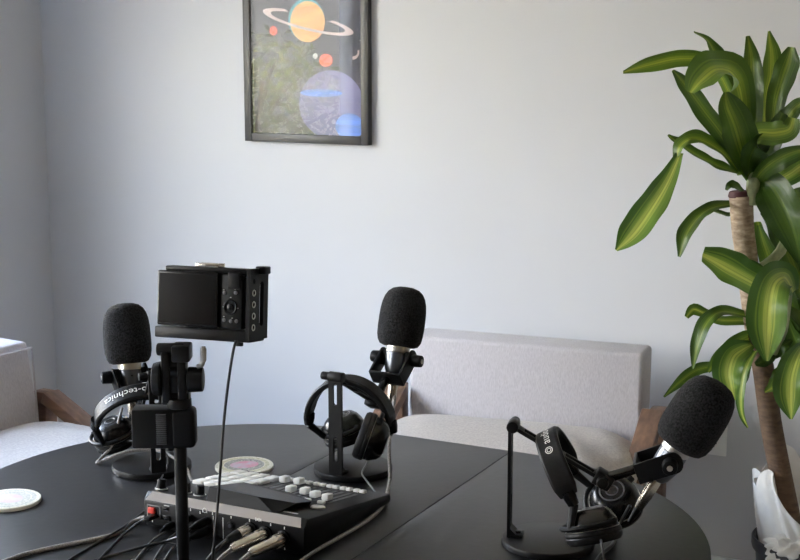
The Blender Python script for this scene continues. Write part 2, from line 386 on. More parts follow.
LEAVES = [
    ([(0.821, 3.3, 1.281), (0.783, 3.28, 1.4), (0.728, 3.26, 1.484), (0.65, 3.22, 1.499), (0.569, 3.18, 1.486), (0.502, 3.14, 1.468)], [0.0194, 0.029, 0.0315, 0.0411, 0.0387, 0.0073], -40, 1, 0.25),
    ([(0.825, 3.35, 1.373), (0.788, 3.35, 1.457), (0.76, 3.34, 1.502), (0.732, 3.33, 1.54), (0.694, 3.31, 1.558)], [0.0339, 0.0484, 0.0387, 0.0194, 0.0073], 30, 0, 0.25),
    ([(0.827, 3.3, 1.257), (0.804, 3.25, 1.401), (0.768, 3.2, 1.467), (0.711, 3.14, 1.482), (0.669, 3.11, 1.456), (0.646, 3.1, 1.425)], [0.0242, 0.0581, 0.0823, 0.0871, 0.0726, 0.0242], 20, 1, 0.25),
    ([(0.819, 3.3, 1.221), (0.766, 3.25, 1.308), (0.705, 3.22, 1.38), (0.657, 3.2, 1.438), (0.622, 3.18, 1.472)], [0.0218, 0.0436, 0.0508, 0.0363, 0.0073], -35, 0, 0.25),
    ([(0.814, 3.3, 1.228), (0.764, 3.26, 1.279), (0.712, 3.23, 1.31), (0.673, 3.21, 1.316), (0.646, 3.2, 1.298), (0.64, 3.2, 1.272)], [0.0194, 0.0315, 0.0387, 0.0387, 0.0339, 0.0169], 30, 1, 0.25),
    ([(0.649, 3.2, 1.282), (0.613, 3.17, 1.217), (0.572, 3.14, 1.161), (0.529, 3.12, 1.106), (0.494, 3.12, 1.066)], [0.0169, 0.0484, 0.0702, 0.0653, 0.0073], 10, 2, 0.25),
    ([(0.809, 3.3, 1.228), (0.763, 3.27, 1.245), (0.713, 3.25, 1.268), (0.656, 3.24, 1.302), (0.629, 3.25, 1.32)], [0.0145, 0.0315, 0.0339, 0.0266, 0.0073], 40, 0, 0.25),
    ([(0.832, 3.3, 1.245), (0.828, 3.28, 1.353), (0.826, 3.27, 1.436), (0.824, 3.27, 1.493), (0.807, 3.25, 1.549)], [0.0242, 0.0581, 0.0605, 0.0411, 0.0097], -15, 0, 0.25),
    ([(0.89, 3.38, 1.275), (0.897, 3.4, 1.395), (0.907, 3.4, 1.456), (0.902, 3.39, 1.511), (0.889, 3.38, 1.561)], [0.0194, 0.0411, 0.0508, 0.0411, 0.0073], 20, 1, 0.25),
    ([(0.898, 3.34, 1.302), (0.906, 3.35, 1.385), (0.92, 3.35, 1.445), (0.933, 3.35, 1.488), (0.938, 3.35, 1.523)], [0.0194, 0.0484, 0.0605, 0.0557, 0.0194], -20, 0, 0.25),
    ([(0.834, 3.28, 1.216), (0.801, 3.22, 1.287), (0.773, 3.18, 1.347), (0.748, 3.16, 1.394), (0.74, 3.16, 1.423)], [0.0242, 0.0726, 0.0799, 0.0581, 0.0121], 10, 0, 0.25),
    ([(0.84, 3.33, 1.254), (0.821, 3.33, 1.35), (0.804, 3.32, 1.41), (0.788, 3.32, 1.451)], [0.0242, 0.0629, 0.0629, 0.0145], 0, 3, 0.25),
    ([(0.844, 3.3, 1.209), (0.821, 3.24, 1.285), (0.825, 3.2, 1.325), (0.861, 3.18, 1.327), (0.892, 3.17, 1.337), (0.9, 3.17, 1.364)], [0.0194, 0.0436, 0.0581, 0.0605, 0.0484, 0.029], -15, 1, 0.25),
    ([(0.844, 3.3, 1.197), (0.853, 3.24, 1.234), (0.876, 3.2, 1.263), (0.909, 3.18, 1.283), (0.952, 3.17, 1.295)], [0.0145, 0.0387, 0.046, 0.0411, 0.0097], 30, 0, 0.25),
    ([(0.897, 3.35, 1.277), (0.897, 3.3, 1.305), (0.91, 3.27, 1.349), (0.926, 3.25, 1.383), (0.96, 3.24, 1.406)], [0.0194, 0.0387, 0.0484, 0.0484, 0.0145], -30, 0, 0.25),
    ([(0.893, 3.34, 1.2), (0.916, 3.32, 1.207), (0.939, 3.3, 1.223), (0.971, 3.3, 1.243), (1.017, 3.3, 1.243)], [0.0145, 0.0387, 0.0484, 0.0436, 0.0097], 15, 2, 0.25),
    ([(0.851, 3.3, 1.209), (0.872, 3.26, 1.199), (0.891, 3.22, 1.158), (0.914, 3.2, 1.102), (0.939, 3.2, 1.026)], [0.0242, 0.0774, 0.092, 0.0774, 0.0145], 15, 3, 0.25),
    ([(0.831, 3.28, 1.221), (0.821, 3.22, 1.268), (0.833, 3.2, 1.298), (0.861, 3.22, 1.303)], [0.0194, 0.0581, 0.0629, 0.0194], 35, 3, 0.25),
    ([(0.826, 3.3, 1.18), (0.799, 3.27, 1.198), (0.782, 3.26, 1.201), (0.773, 3.26, 1.189)], [0.0097, 0.0218, 0.0194, 0.0073], 20, 3, 0.25),
    ([(0.817, 3.32, 1.151), (0.753, 3.28, 1.149), (0.711, 3.25, 1.133), (0.673, 3.22, 1.094), (0.659, 3.22, 1.035)], [0.0145, 0.0266, 0.0363, 0.0411, 0.0073], 20, 0, 0.25),
    ([(0.828, 3.36, 1.12), (0.801, 3.37, 1.118), (0.766, 3.37, 1.128), (0.752, 3.37, 1.116)], [0.0097, 0.0169, 0.0145, 0.0048], 40, 3, 0.25),
    ([(0.854, 3.3, 1.243), (0.868, 3.26, 1.284), (0.889, 3.26, 1.336), (0.907, 3.28, 1.377)], [0.0194, 0.0484, 0.0484, 0.0145], -10, 3, 0.25),
    ([(0.887, 3.36, 1.13), (0.934, 3.4, 1.08), (0.972, 3.42, 1.016), (0.998, 3.42, 0.955), (1.017, 3.42, 0.881)], [0.0242, 0.0532, 0.0605, 0.0484, 0.0121], -15, 0, 0.25),
    ([(0.886, 3.4, 1.095), (0.917, 3.44, 1.031), (0.953, 3.46, 0.964), (0.995, 3.46, 0.887), (1.024, 3.46, 0.808)], [0.0194, 0.0363, 0.0436, 0.0363, 0.0097], 25, 1, 0.25),
    ([(1.006, 3.4, 0.821), (0.967, 3.38, 0.902), (0.936, 3.4, 0.974), (0.909, 3.4, 1.037), (0.891, 3.4, 1.087)], [0.0194, 0.0484, 0.0581, 0.0436, 0.0097], -25, 0, 0.25),
    ([(0.992, 3.45, 0.888), (1.008, 3.43, 0.969), (1.016, 3.42, 1.047), (1.028, 3.42, 1.11)], [0.029, 0.0581, 0.0581, 0.0145], 0, 0, 0.25),
    ([(0.972, 3.4, 0.898), (0.99, 3.37, 0.878), (1.011, 3.35, 0.844), (1.036, 3.34, 0.783)], [0.0242, 0.0581, 0.0678, 0.0194], -15, 3, 0.25),
    ([(0.958, 3.36, 0.86), (0.972, 3.35, 0.819), (0.986, 3.34, 0.778), (1.006, 3.33, 0.714)], [0.0242, 0.0532, 0.0532, 0.0145], 20, 3, 0.25),
    ([(0.931, 3.35, 0.806), (0.963, 3.38, 0.769), (0.991, 3.4, 0.728), (1.005, 3.4, 0.687)], [0.0194, 0.0339, 0.0339, 0.0097], -20, 0, 0.25),
    ([(0.962, 3.42, 0.817), (0.995, 3.46, 0.769), (1.023, 3.48, 0.746), (1.059, 3.48, 0.736)], [0.0194, 0.029, 0.029, 0.0097], 10, 1, 0.25),
    ([(0.935, 3.42, 1.11), (0.98, 3.45, 1.131), (1.015, 3.46, 1.143), (1.064, 3.46, 1.13)], [0.0242, 0.0532, 0.0629, 0.0194], 10, 3, 0.25),
    ([(0.964, 3.45, 0.94), (0.947, 3.47, 0.983), (0.933, 3.48, 1.018), (0.919, 3.49, 1.047)], [0.0194, 0.0339, 0.0315, 0.0097], 10, 1, 0.25),
    ([(0.937, 3.3, 0.916), (0.871, 3.25, 0.958), (0.804, 3.2, 0.997), (0.749, 3.17, 1.028), (0.702, 3.16, 1.051)], [0.0242, 0.0726, 0.0799, 0.075, 0.0387], 15, 2, 0.25),
    ([(0.934, 3.32, 0.933), (0.883, 3.28, 0.964), (0.843, 3.26, 0.997), (0.803, 3.26, 1.031)], [0.0194, 0.0484, 0.0484, 0.0145], -20, 0, 0.25),
    ([(0.952, 3.28, 0.94), (0.908, 3.2, 0.993), (0.861, 3.13, 0.993), (0.841, 3.1, 0.954), (0.837, 3.09, 0.886), (0.845, 3.1, 0.811)], [0.0242, 0.0629, 0.0799, 0.0895, 0.0847, 0.0097], 5, 2, 0.25),
    ([(0.868, 3.3, 0.872), (0.823, 3.28, 0.888), (0.765, 3.24, 0.901), (0.728, 3.22, 0.878), (0.707, 3.21, 0.829), (0.699, 3.21, 0.766)], [0.0121, 0.0218, 0.029, 0.0411, 0.0339, 0.0048], 25, 0, 0.25),
    ([(0.879, 3.32, 0.858), (0.834, 3.3, 0.867), (0.781, 3.28, 0.871), (0.737, 3.26, 0.89), (0.705, 3.25, 0.904), (0.687, 3.25, 0.884)], [0.0121, 0.0242, 0.0266, 0.0266, 0.029, 0.0121], -30, 1, 0.25),
    ([(0.878, 3.33, 0.876), (0.831, 3.33, 0.881), (0.806, 3.33, 0.891), (0.779, 3.32, 0.89)], [0.0097, 0.0145, 0.0145, 0.0048], 30, 0, 0.25),
    ([(0.87, 3.3, 0.829), (0.836, 3.28, 0.821), (0.801, 3.27, 0.799), (0.765, 3.26, 0.771), (0.747, 3.26, 0.746)], [0.0194, 0.0484, 0.0484, 0.0339, 0.0073], -20, 1, 0.25),
    ([(0.856, 3.28, 0.811), (0.822, 3.24, 0.81), (0.791, 3.21, 0.798), (0.776, 3.19, 0.763), (0.782, 3.18, 0.727), (0.795, 3.18, 0.697)], [0.0194, 0.0532, 0.0702, 0.0702, 0.0508, 0.0073], 10, 2, 0.25),
    ([(0.866, 3.28, 0.796), (0.84, 3.25, 0.774), (0.827, 3.24, 0.741), (0.82, 3.23, 0.689), (0.826, 3.23, 0.647), (0.842, 3.23, 0.615)], [0.0145, 0.0266, 0.0242, 0.0242, 0.0169, 0.0048], 30, 2, 0.25),
    ([(0.86, 3.33, 0.785), (0.851, 3.33, 0.747), (0.843, 3.33, 0.704), (0.835, 3.33, 0.673)], [0.0194, 0.0411, 0.0339, 0.0073], 20, 3, 0.25),
    ([(0.819, 3.36, 0.743), (0.77, 3.32, 0.747), (0.724, 3.29, 0.744), (0.682, 3.27, 0.721), (0.642, 3.26, 0.684)], [0.0145, 0.0266, 0.0315, 0.0266, 0.0048], -25, 0, 0.25),
    ([(0.974, 3.26, 0.813), (0.941, 3.2, 0.795), (0.92, 3.17, 0.754), (0.917, 3.16, 0.708), (0.925, 3.16, 0.656)], [0.0242, 0.0581, 0.0702, 0.0653, 0.0073], 10, 2, 0.25),
    ([(0.951, 3.3, 0.762), (0.929, 3.27, 0.744), (0.911, 3.26, 0.716), (0.887, 3.26, 0.696)], [0.0194, 0.0363, 0.0363, 0.0073], 25, 1, 0.25),
    ([(0.907, 3.3, 0.772), (0.918, 3.28, 0.791), (0.931, 3.27, 0.809), (0.953, 3.28, 0.821)], [0.0145, 0.0266, 0.0266, 0.0073], 0, 3, 0.25),
    ([(0.925, 3.32, 0.8), (0.898, 3.27, 0.789), (0.879, 3.26, 0.774), (0.86, 3.26, 0.766)], [0.0145, 0.0339, 0.0315, 0.0097], -10, 3, 0.25),
    ([(0.909, 3.35, 0.73), (0.879, 3.36, 0.748), (0.859, 3.36, 0.738), (0.845, 3.36, 0.714)], [0.0145, 0.0242, 0.0218, 0.0073], 20, 3, 0.25),
]
TRUNK = [(0.819, 3.3, 1.171), (0.827, 3.3, 1.088), (0.84, 3.3, 1.015), (0.863, 3.3, 0.867), (0.891, 3.3, 0.747), (0.92, 3.3, 0.589), (0.969, 3.3, 0.383), (0.998, 3.3, 0.251)]
SKY = 21.5
SUN = 1000.0
EXPOSURE = 0.40

# ------------------------------------------------------------------ the room
def room(name, size, loc, mat, bev=0.0):       # a box in room coordinates: x along the back wall, y towards it (negative), z up
    g = G().box(size, loc, bev=bev)
    return struct(name, g, mat, None, CORNER, YAW)

W, D, H, T = 5.2, 6.4, 2.62, 0.14
WINDOWS = ((-2.36, -0.92, 0.84, 2.10), (-4.50, -3.15, 0.62, 2.00))    # y range and z range of each window in the left wall
room('wall_back', (W + 2 * T, T, H), (W / 2, T / 2, H / 2), M['wall'])
room('wall_right', (T, D, H), (W + T / 2, -D / 2, H / 2), M['far_wall'])
room('wall_front', (W + 2 * T, T, H), (W / 2, -D - T / 2, H / 2), M['far_wall'])
g = G()
edges = [0.0] + [v for w_ in WINDOWS for v in (w_[1], w_[0])] + [-D]
for a_, c_ in zip(edges[0::2], edges[1::2]):
    g.box((T, a_ - c_, H), (-T / 2, (a_ + c_) / 2, H / 2))
for y0, y1, z0, z1 in WINDOWS:
    g.box((T, y1 - y0, z0), (-T / 2, (y0 + y1) / 2, z0 / 2))
    g.box((T, y1 - y0, H - z1), (-T / 2, (y0 + y1) / 2, (H + z1) / 2))
struct('wall_left', g, M['wall'], None, CORNER, YAW)
room('floor', (W + 2 * T, D + 2 * T, 0.1), (W / 2, -D / 2, -0.05), M['floor'])
room('ceiling', (W + 2 * T, D + 2 * T, 0.1), (W / 2, -D / 2, H + 0.05), M['ceiling'])
room('baseboard_back', (W, 0.016, 0.10), (W / 2, -0.008, 0.05), M['white_trim'], 0.004)
room('baseboard_left', (0.016, D, 0.10), (0.008, -D / 2, 0.05), M['white_trim'], 0.004)

for n_, (y0, y1, z0, z1) in enumerate(WINDOWS):
    win = bpy.data.objects.new('window_%d' % (n_ + 1), None)
    C.objects.link(win); win.location = CORNER; win.rotation_euler = (0, 0, YAW); win['kind'] = 'structure'
    yc, zc, wy, wz = (y0 + y1) / 2, (z0 + z1) / 2, y1 - y0, z1 - z0
    g = G()
    for yy in (y0 + .025, y1 - .025): g.box((0.07, 0.05, wz), (-0.07, yy, zc), bev=.004)
    for zz in (z0 + .025, z1 - .025): g.box((0.07, wy - .1, 0.05), (-0.07, yc, zz), bev=.004)
    obj('window_frame', g, M['white_trim'], win)
    obj('mullion', G().box((0.05, 0.035, wz - .1), (-0.07, y1 - .34, zc), bev=.004), M['white_trim'], win)
    obj('pane', G().box((0.006, wy - .09, wz - .09), (-0.075, yc, zc)), M['glass'], win)
    obj('window_sill', G().box((0.16, wy + .1, 0.03), (0.03, yc, z0 - .015), bev=.006), M['white_trim'], win)

# ------------------------------------------------------------------ outside the window (seen only as a reflection in the poster's glass)
yard = G().box((30, 30, 0.1), (-15 - T - .05, 0, -0.25))
yo = struct('ground', yard, M['yard'], None, CORNER, YAW)
tr = thing('garden_tree', 'pale leafy tree outside the window, mirrored in the poster glass', 'tree', (-4.1, 2.25, -0.2))
g = G().tube([(0, 0, 0), (.03, .02, .5), (-.02, .03, 1.0), (.02, 0, 1.5)], [.035, .028, .02, .010], 10)
for k in range(9):
    a = k * 2.4; z = .5 + .1 * k
    g.tube([(0, 0, z), (.25 * math.cos(a), .25 * math.sin(a), z + .2), (.5 * math.cos(a), .5 * math.sin(a), z + .32)], [.010, .007, .003], 6, 4)
obj('trunk', g, M['garden_bark'], tr)
g = G()
rnd = random.Random(3)
vs, fs = [], []
for k in range(3000):
    while True:
        p = Vector((rnd.uniform(-1, 1), rnd.uniform(-1, 1), rnd.uniform(-1, 1)))
        if p.length < 1: break
    p = Vector((p.x * .72, p.y * .72, 1.17 + p.z * .68 - .25 * (p.x ** 2 + p.y ** 2)))
    d = Vector((rnd.gauss(0, 1), rnd.gauss(0, 1), rnd.gauss(0, 1))).normalized()
    e = d.orthogonal().normalized()
    n = d.cross(e)
    L = rnd.uniform(.028, .050); w = L * .36
    b = len(vs)
    vs += [p - d * L, p + e * w + n * .004, p + d * L, p - e * w + n * .004]
    fs += [(b, b + 1, b + 2), (b, b + 2, b + 3)]
g.faces(vs, fs)
o = obj('foliage', g, M['garden_leaf'], tr, smooth=False)
o['kind'] = 'stuff'

# ------------------------------------------------------------------ poster on the back wall
PW, PH = 0.447, 0.64
pt = thing('framed_poster', 'black framed planet poster hanging on the pale blue grey wall', 'poster',
           (-0.284 , 4.330, 1.2245), (0, 0, YAW))
off = (Vector((-0.284, 4.330, 0)) - CORNER).dot(YR)     # distance to the wall plane
g = G()
fw, fd = 0.026, 0.024
yb = -off
for sx in (-1, 1): g.box((fw, fd, PH), (sx * (PW - fw) / 2, yb - fd / 2, PH / 2), bev=.0015)
for zz in (fw / 2, PH - fw / 2): g.box((PW - 2 * fw, fd, fw), (0, yb - fd / 2, zz), bev=.0015)
obj('frame', g, M['frame'], pt)
g = G()
MATS = ['space', 'print_saturn', 'print_ring', 'print_red', 'print_teal', 'print_violet', 'print_blue', 'print_line', 'print_white']
layer = [0]
def flat(poly, mi):
    layer[0] += 1
    y = yb - 0.008 - 0.00025 * layer[0]
    g.faces([(x, y, z) for x, z in poly], [list(range(len(poly)))], MATS.index(mi))
iw = PW / 2 - fw + .003
def clip(poly):
    return [(max(-iw, min(iw, x)), max(fw - .003, min(PH - fw + .003, z))) for x, z in poly]
flat([(-iw, fw - .003), (iw, fw - .003), (iw, PH - fw + .003), (-iw, PH - fw + .003)], 'space')
flat(clip(circle_pts(48, .115, .105, .085, .120)), 'print_violet')
flat(clip(circle_pts(32, .05, .04, .15, .055)), 'print_blue')
flat(clip(circle_pts(32, .075, .012, .05, .155)), 'print_blue')
def band(cx, cz, a, b, w, tilt, a0, a1, mi, n=48):
    ct, st = math.cos(tilt), math.sin(tilt)
    o_ = circle_pts(n, a, b, 0, 0, a0, a1); i_ = circle_pts(n, a - w, max(.001, b - w * b / a * 1.6), 0, 0, a0, a1)
    for k in range(n - 1):
        q = [o_[k], o_[k + 1], i_[k + 1], i_[k]]
        y = yb - 0.008 - 0.00025 * (layer[0] + 1)
        pts = clip([(cx + x * ct - z * st, cz + x * st + z * ct) for x, z in q])
        g.faces([(x, y, z) for x, z in pts], [[0, 1, 2, 3]], MATS.index(mi))
    layer[0] += 1
for rx, rz in ((.22, .03), (.19, .09), (.17, .16)):
    band(.06, .20 - rz, rx, .02, .0022, 0, 0, 2 * PI, 'print_line')
sx_, sz_, sr = 0.005, 0.372, 0.062
flat(circle_pts(48, sr * 1.05, sr * 1.05, sx_ - .004, sz_ + .005), 'print_teal')
flat(circle_pts(48, sr, sr, sx_, sz_), 'print_saturn')
band(sx_, sz_, .165, .026, .03, R(-12), PI, 2 * PI, 'print_ring')
band(sx_, sz_, .165, .026, .03, R(-12), R(0), R(58), 'print_ring')
band(sx_, sz_, .165, .026, .03, R(-12), R(122), R(180), 'print_ring')
flat(circle_pts(24, .0145, .0145, -.118, .345), 'print_red')
flat(circle_pts(24, .009, .009, .032, .268), 'print_white')
flat(circle_pts(32, .024, .02, .07, .255), 'print_red')
band(.165, .28, .022, .022, .006, 0, R(-95), R(20), 'print_ring', 16)
flat(circle_pts(32, .03, .03, -.08, .53), 'print_blue')
flat(circle_pts(32, .022, .022, .10, .50), 'print_red')
for k in range(70):
    x, z = random.uniform(-iw, iw), random.uniform(.30, PH - fw)
    flat(circle_pts(5, .0009, .0009, x, z), 'print_white') if layer[0] < 24 else g.faces(
        [(a, yb - .0146, b) for a, b in circle_pts(5, .0009, .0009, x, z)], [list(range(5))], 8)
obj('print', g, [M[k] for k in MATS], pt, smooth=False)
obj('glass', G().box((2 * iw, .002, PH - 2 * fw + .006), (0, yb - .0185, PH / 2)), M['glass'], pt)

# ------------------------------------------------------------------ wall outlets
def outlet(name, label, loc, w=.072, h=.116):
    p = Vector(loc)
    p = p - YR * (p - CORNER).dot(YR)          # flush against the wall plane
    t = thing(name, label, 'outlet', p, (0, 0, YAW))
    obj('cover_plate', G().box((w, .006, h), (0, -.003, 0), bev=.002), M['white_plastic'], t)
    for z in (-.02, .02):
        g = G()
        for x in (-.007, .007): g.box((.003, .002, .010), (x, -.0065, z))
        g.cyl((0, -.0055, z - .012), (0, -.0075, z - .012), .0028, seg=12)
        obj('socket_slots', g, M['gloss_black'], t)
outlet('wall_outlet', 'white wall outlet right of the foreground microphone foam', (.881, 3.736, .4515))

# ------------------------------------------------------------------ oval table with a leaf
TH = R(63)
tb = thing('oval_table', 'black oval extension table with two seams carrying microphones and a mixer', 'table', (-0.147, 2.213, 0), (0, 0, TH))
RT, LW, TT = 0.505, 0.304, 0.026               # local x runs along the seams
def half(sign):
    pts = [(RT * math.cos(a), sign * (LW / 2 + .0008) + sign * RT * math.sin(a)) for a in [PI * k / 64 for k in range(65)]]
    return pts if sign > 0 else pts[::-1]
for s in (1, -1):
    obj('table_half', G().prism(half(s), TABLE_Z - TT, TABLE_Z, bev=.0016), M['table'], tb)
obj('table_leaf', G().prism([(-RT, -LW / 2), (RT, -LW / 2), (RT, LW / 2), (-RT, LW / 2)], TABLE_Z - TT, TABLE_Z, bev=.0014), M['table'], tb)
g = G()
for s in (1, -1):
    g.box((.62, .022, .07), (0, s * .40, TABLE_Z - TT - .035), bev=.003)
    g.box((.022, .80, .07), (s * .30, 0, TABLE_Z - TT - .035), bev=.003)
obj('apron', g, M['black_metal'], tb)
for sx in (1, -1):
    for sy in (1, -1):
        obj('leg', G().cyl((sx * .29, sy * .40, 0), (sx * .29, sy * .40, TABLE_Z - TT), .02, .03, 20, .003), M['black_metal'], tb)

# ------------------------------------------------------------------ armchairs
def cushion(g, cx, cy, cz, sx, sy, sz, puff_top=.02, puff_front=0.0, e=5.0, n=28):
    """a soft rounded block: a superellipsoid-like box with puffed faces"""
    bm = bmesh.new()
    bmesh.ops.create_cube(bm, size=2)
    bmesh.ops.subdivide_edges(bm, edges=bm.edges[:], cuts=n, use_grid_fill=True)
    for v in bm.verts:
        x, y, z = v.co
        m = (abs(x) ** e + abs(y) ** e + abs(z) ** e) ** (1 / e)
        q = Vector((x, y, z)) / m
        u = Vector((q.x * sx / 2, q.y * sy / 2, q.z * sz / 2))
        if z > .3: u.z += puff_top * (1 - x ** 4) * (1 - y ** 4) * (z - .3) / .7
        if y < -.3: u.y -= puff_front * (1 - x ** 4) * (1 - z ** 4) * (-y - .3) / .7
        v.co = u + Vector((cx, cy, cz))
    return g._add(bm)
def armchair(label, loc, rz, lean=.05):
    t = thing('armchair', label, 'armchair', loc, (0, 0, rz), 'upholstered wooden armchairs at the table')
    g = G()
    g.box((.654, .124, .40), (0, .062, .53), bev=.012, seg=3)
    back = obj('back_cushion', g, M['fabric'], t)
    for v in back.data.vertices:               # the back leans a little
        v.co.y += (v.co.z - .48) * lean
    seam = G()
    for zz in (.7275,):
        seam.tube([(-.317, .0075 + .009, zz - .012), (0, .0075 + .009, zz - .012), (.317, .0075 + .009, zz - .012)], .0032, 6, 2)
    seam.tube([(.317, .016, .715), (.317, .001, .45)], .0030, 6, 1)
    seam.tube([(-.317, .016, .715), (-.317, .001, .45)], .0030, 6, 1)
    obj('piping', seam, M['fabric'], back)
    g = G()
    cushion(g, 0, -.25, .430, .745, .56, .125, .058, .02, 12)
    s = obj('seat_cushion', g, M['seat_fabric'], t, 60)
    rr = random.Random(5)
    for v in s.data.vertices:                  # soft creases running to the corners
        x, y, z = v.co
        if z > .43:
            k = max(0, x / .33) ** 2
            v.co.z += .011 * math.sin(30 * (x + .75 * y) + 2) * k * (1 - k * .3) + .003 * math.sin(11 * x + 5 * y)
    for sx in (-1, 1):
        poly = [(.010, 0), (.010, .058), (-.50, .058), (-.52, .055), (-.52, 0)]
        m = Matrix.Translation((sx * .330, 0, .556)) @ Matrix.Rotation(R(26), 4, 'X') @ Matrix.Diagonal((sx, 1, 1, 1)) @ Matrix(((0, 1, 0, 0), (1, 0, 0, 0), (0, 0, 1, 0), (0, 0, 0, 1)))
        a = G().prism(poly, 0, .034, m, .005)
        bmesh.ops.recalc_face_normals(a.bm, faces=a.bm.faces[:])
        arm = obj('armrest', a, M['wood'], t)
        obj('leg', G().box((.045, .05, .40), (sx * .369, -.44, .20), bev=.006), M['wood'], t)
        obj('leg', G().box((.045, .05, .585), (sx * .369, .03, .2925), bev=.006), M['wood'], t)
        obj('side_rail', G().box((.03, .44, .06), (sx * .368, -.20, .30), bev=.004), M['wood'], t)
    obj('front_rail', G().box((.70, .03, .06), (0, -.43, .30), bev=.004), M['wood'], t)
    obj('back_rail', G().box((.70, .03, .06), (0, .06, .30), bev=.004), M['wood'], t)
    return t
armchair('light grey armchair with walnut arms pushed against the back wall', (.3283, 3.634, 0), R(-21.4))
ch = Vector((math.cos(R(58)), math.sin(R(58)), 0))
armchair('beige grey armchair cut off at the left edge of the photo', Vector((-1.016, 3.685, 0)) - ch * .327 + Vector((.848, -.530, 0)) * .040, R(58), .16)

# ------------------------------------------------------------------ microphone stands, microphones, headphones
def rodmat(d, up=Vector((0, 1, 0))):
    """matrix whose z axis is d"""
    z = Vector(d).normalized(); y = (up - z * up.dot(z)).normalized(); x = y.cross(z)
    return Matrix((x, y, z)).transposed().to_4x4()

def mic_stand(label, loc, rz, arm_end):
    t = thing('microphone_stand', label, 'microphone stand', loc, (0, 0, rz), 'desktop microphone stands')
    base = obj('base', G().lathe([(0, 0), (.070, 0), (.0728, .0012), (.0732, .004), (.0732, .0095), (.0725, .0114), (.0705, .0122), (0, .0122)], seg=96), M['black_metal'], t)
    obj('rubber_ring', G().torus((0, 0, .001), (0, 0, 1), .066, .001, 64, 6), M['black_plastic'], base)
    # upright plate, slots pierced through it; stands in the y-z plane
    m = Matrix(((0, 0, 1, -.0645), (1, 0, 0, 0), (0, 1, 0, .0122), (0, 0, 0, 1)))
    g = G()
    hw, hh = .0135, .186
    outline = [(-hw, 0), (hw, 0), (hw, hh - .006)] + [(hw * math.cos(a), hh - .006 + .006 * math.sin(a)) for a in (PI / 4, PI / 2, 3 * PI / 4)] + [(-hw, hh - .006)]
    g.prism(outline, 0, .005, m, 0, holes=[slot(.0085, .042, 0, .150), slot(.0085, .046, 0, .046)])
    g.box((.022, .027, .005), (-.0515, 0, .0147), bev=.001)
    g.prism([(0, 0), (.010, 0), (0, .010)], -.0135, .0135, Matrix(((1, 0, 0, -.0598), (0, 0, -1, 0), (0, 1, 0, .0170), (0, 0, 0, 1))))
    post = obj('post', g, M['black_metal'], t)
    obj('base_bolt', G().cyl((-.048, 0, .017), (-.048, 0, .020), .005, seg=16, bev=.001), M['black_metal'], post)
    K = Vector((-.058, 0, .192))
    g = G().cyl(K + Vector((0, -.0145, 0)), K + Vector((0, .0145, 0)), .0095, seg=24, bev=.0015)
    g.cyl(K + Vector((0, .0145, 0)), K + Vector((0, .030, 0)), .0075, seg=16, bev=.0015)
    obj('pivot_knuckle', g, M['black_metal'], t)
    E = Vector(arm_end)
    d = (E - K).normalized(); L = (E - K).length
    A = Matrix.Translation(K) @ rodmat(d)
    g = G()
    for s in (-1, 1): g.box((.006, .0055, L - .006), (0, s * .0085, L / 2), bev=.001, mat=A)
    g.box((.006, .0225, .014), (0, 0, .012), bev=.001, mat=A)
    g.box((.006, .0225, .016), (0, 0, L - .010), bev=.001, mat=A)
    g.box((.006, .0225, .008), (0, 0, L * .55), bev=.001, mat=A)
    obj('arm', g, M['black_metal'], t)
    obj('arm_clamp', G().box((.024, .028, .030), (0, 0, L), bev=.003, mat=A), M['black_metal'], t)
    obj('tightening_knob', G().cyl(E + Vector((0, -.014, 0)), E + Vector((0, -.026, 0)), .010, .009, 20, .002), M['black_plastic'], t)
    return t

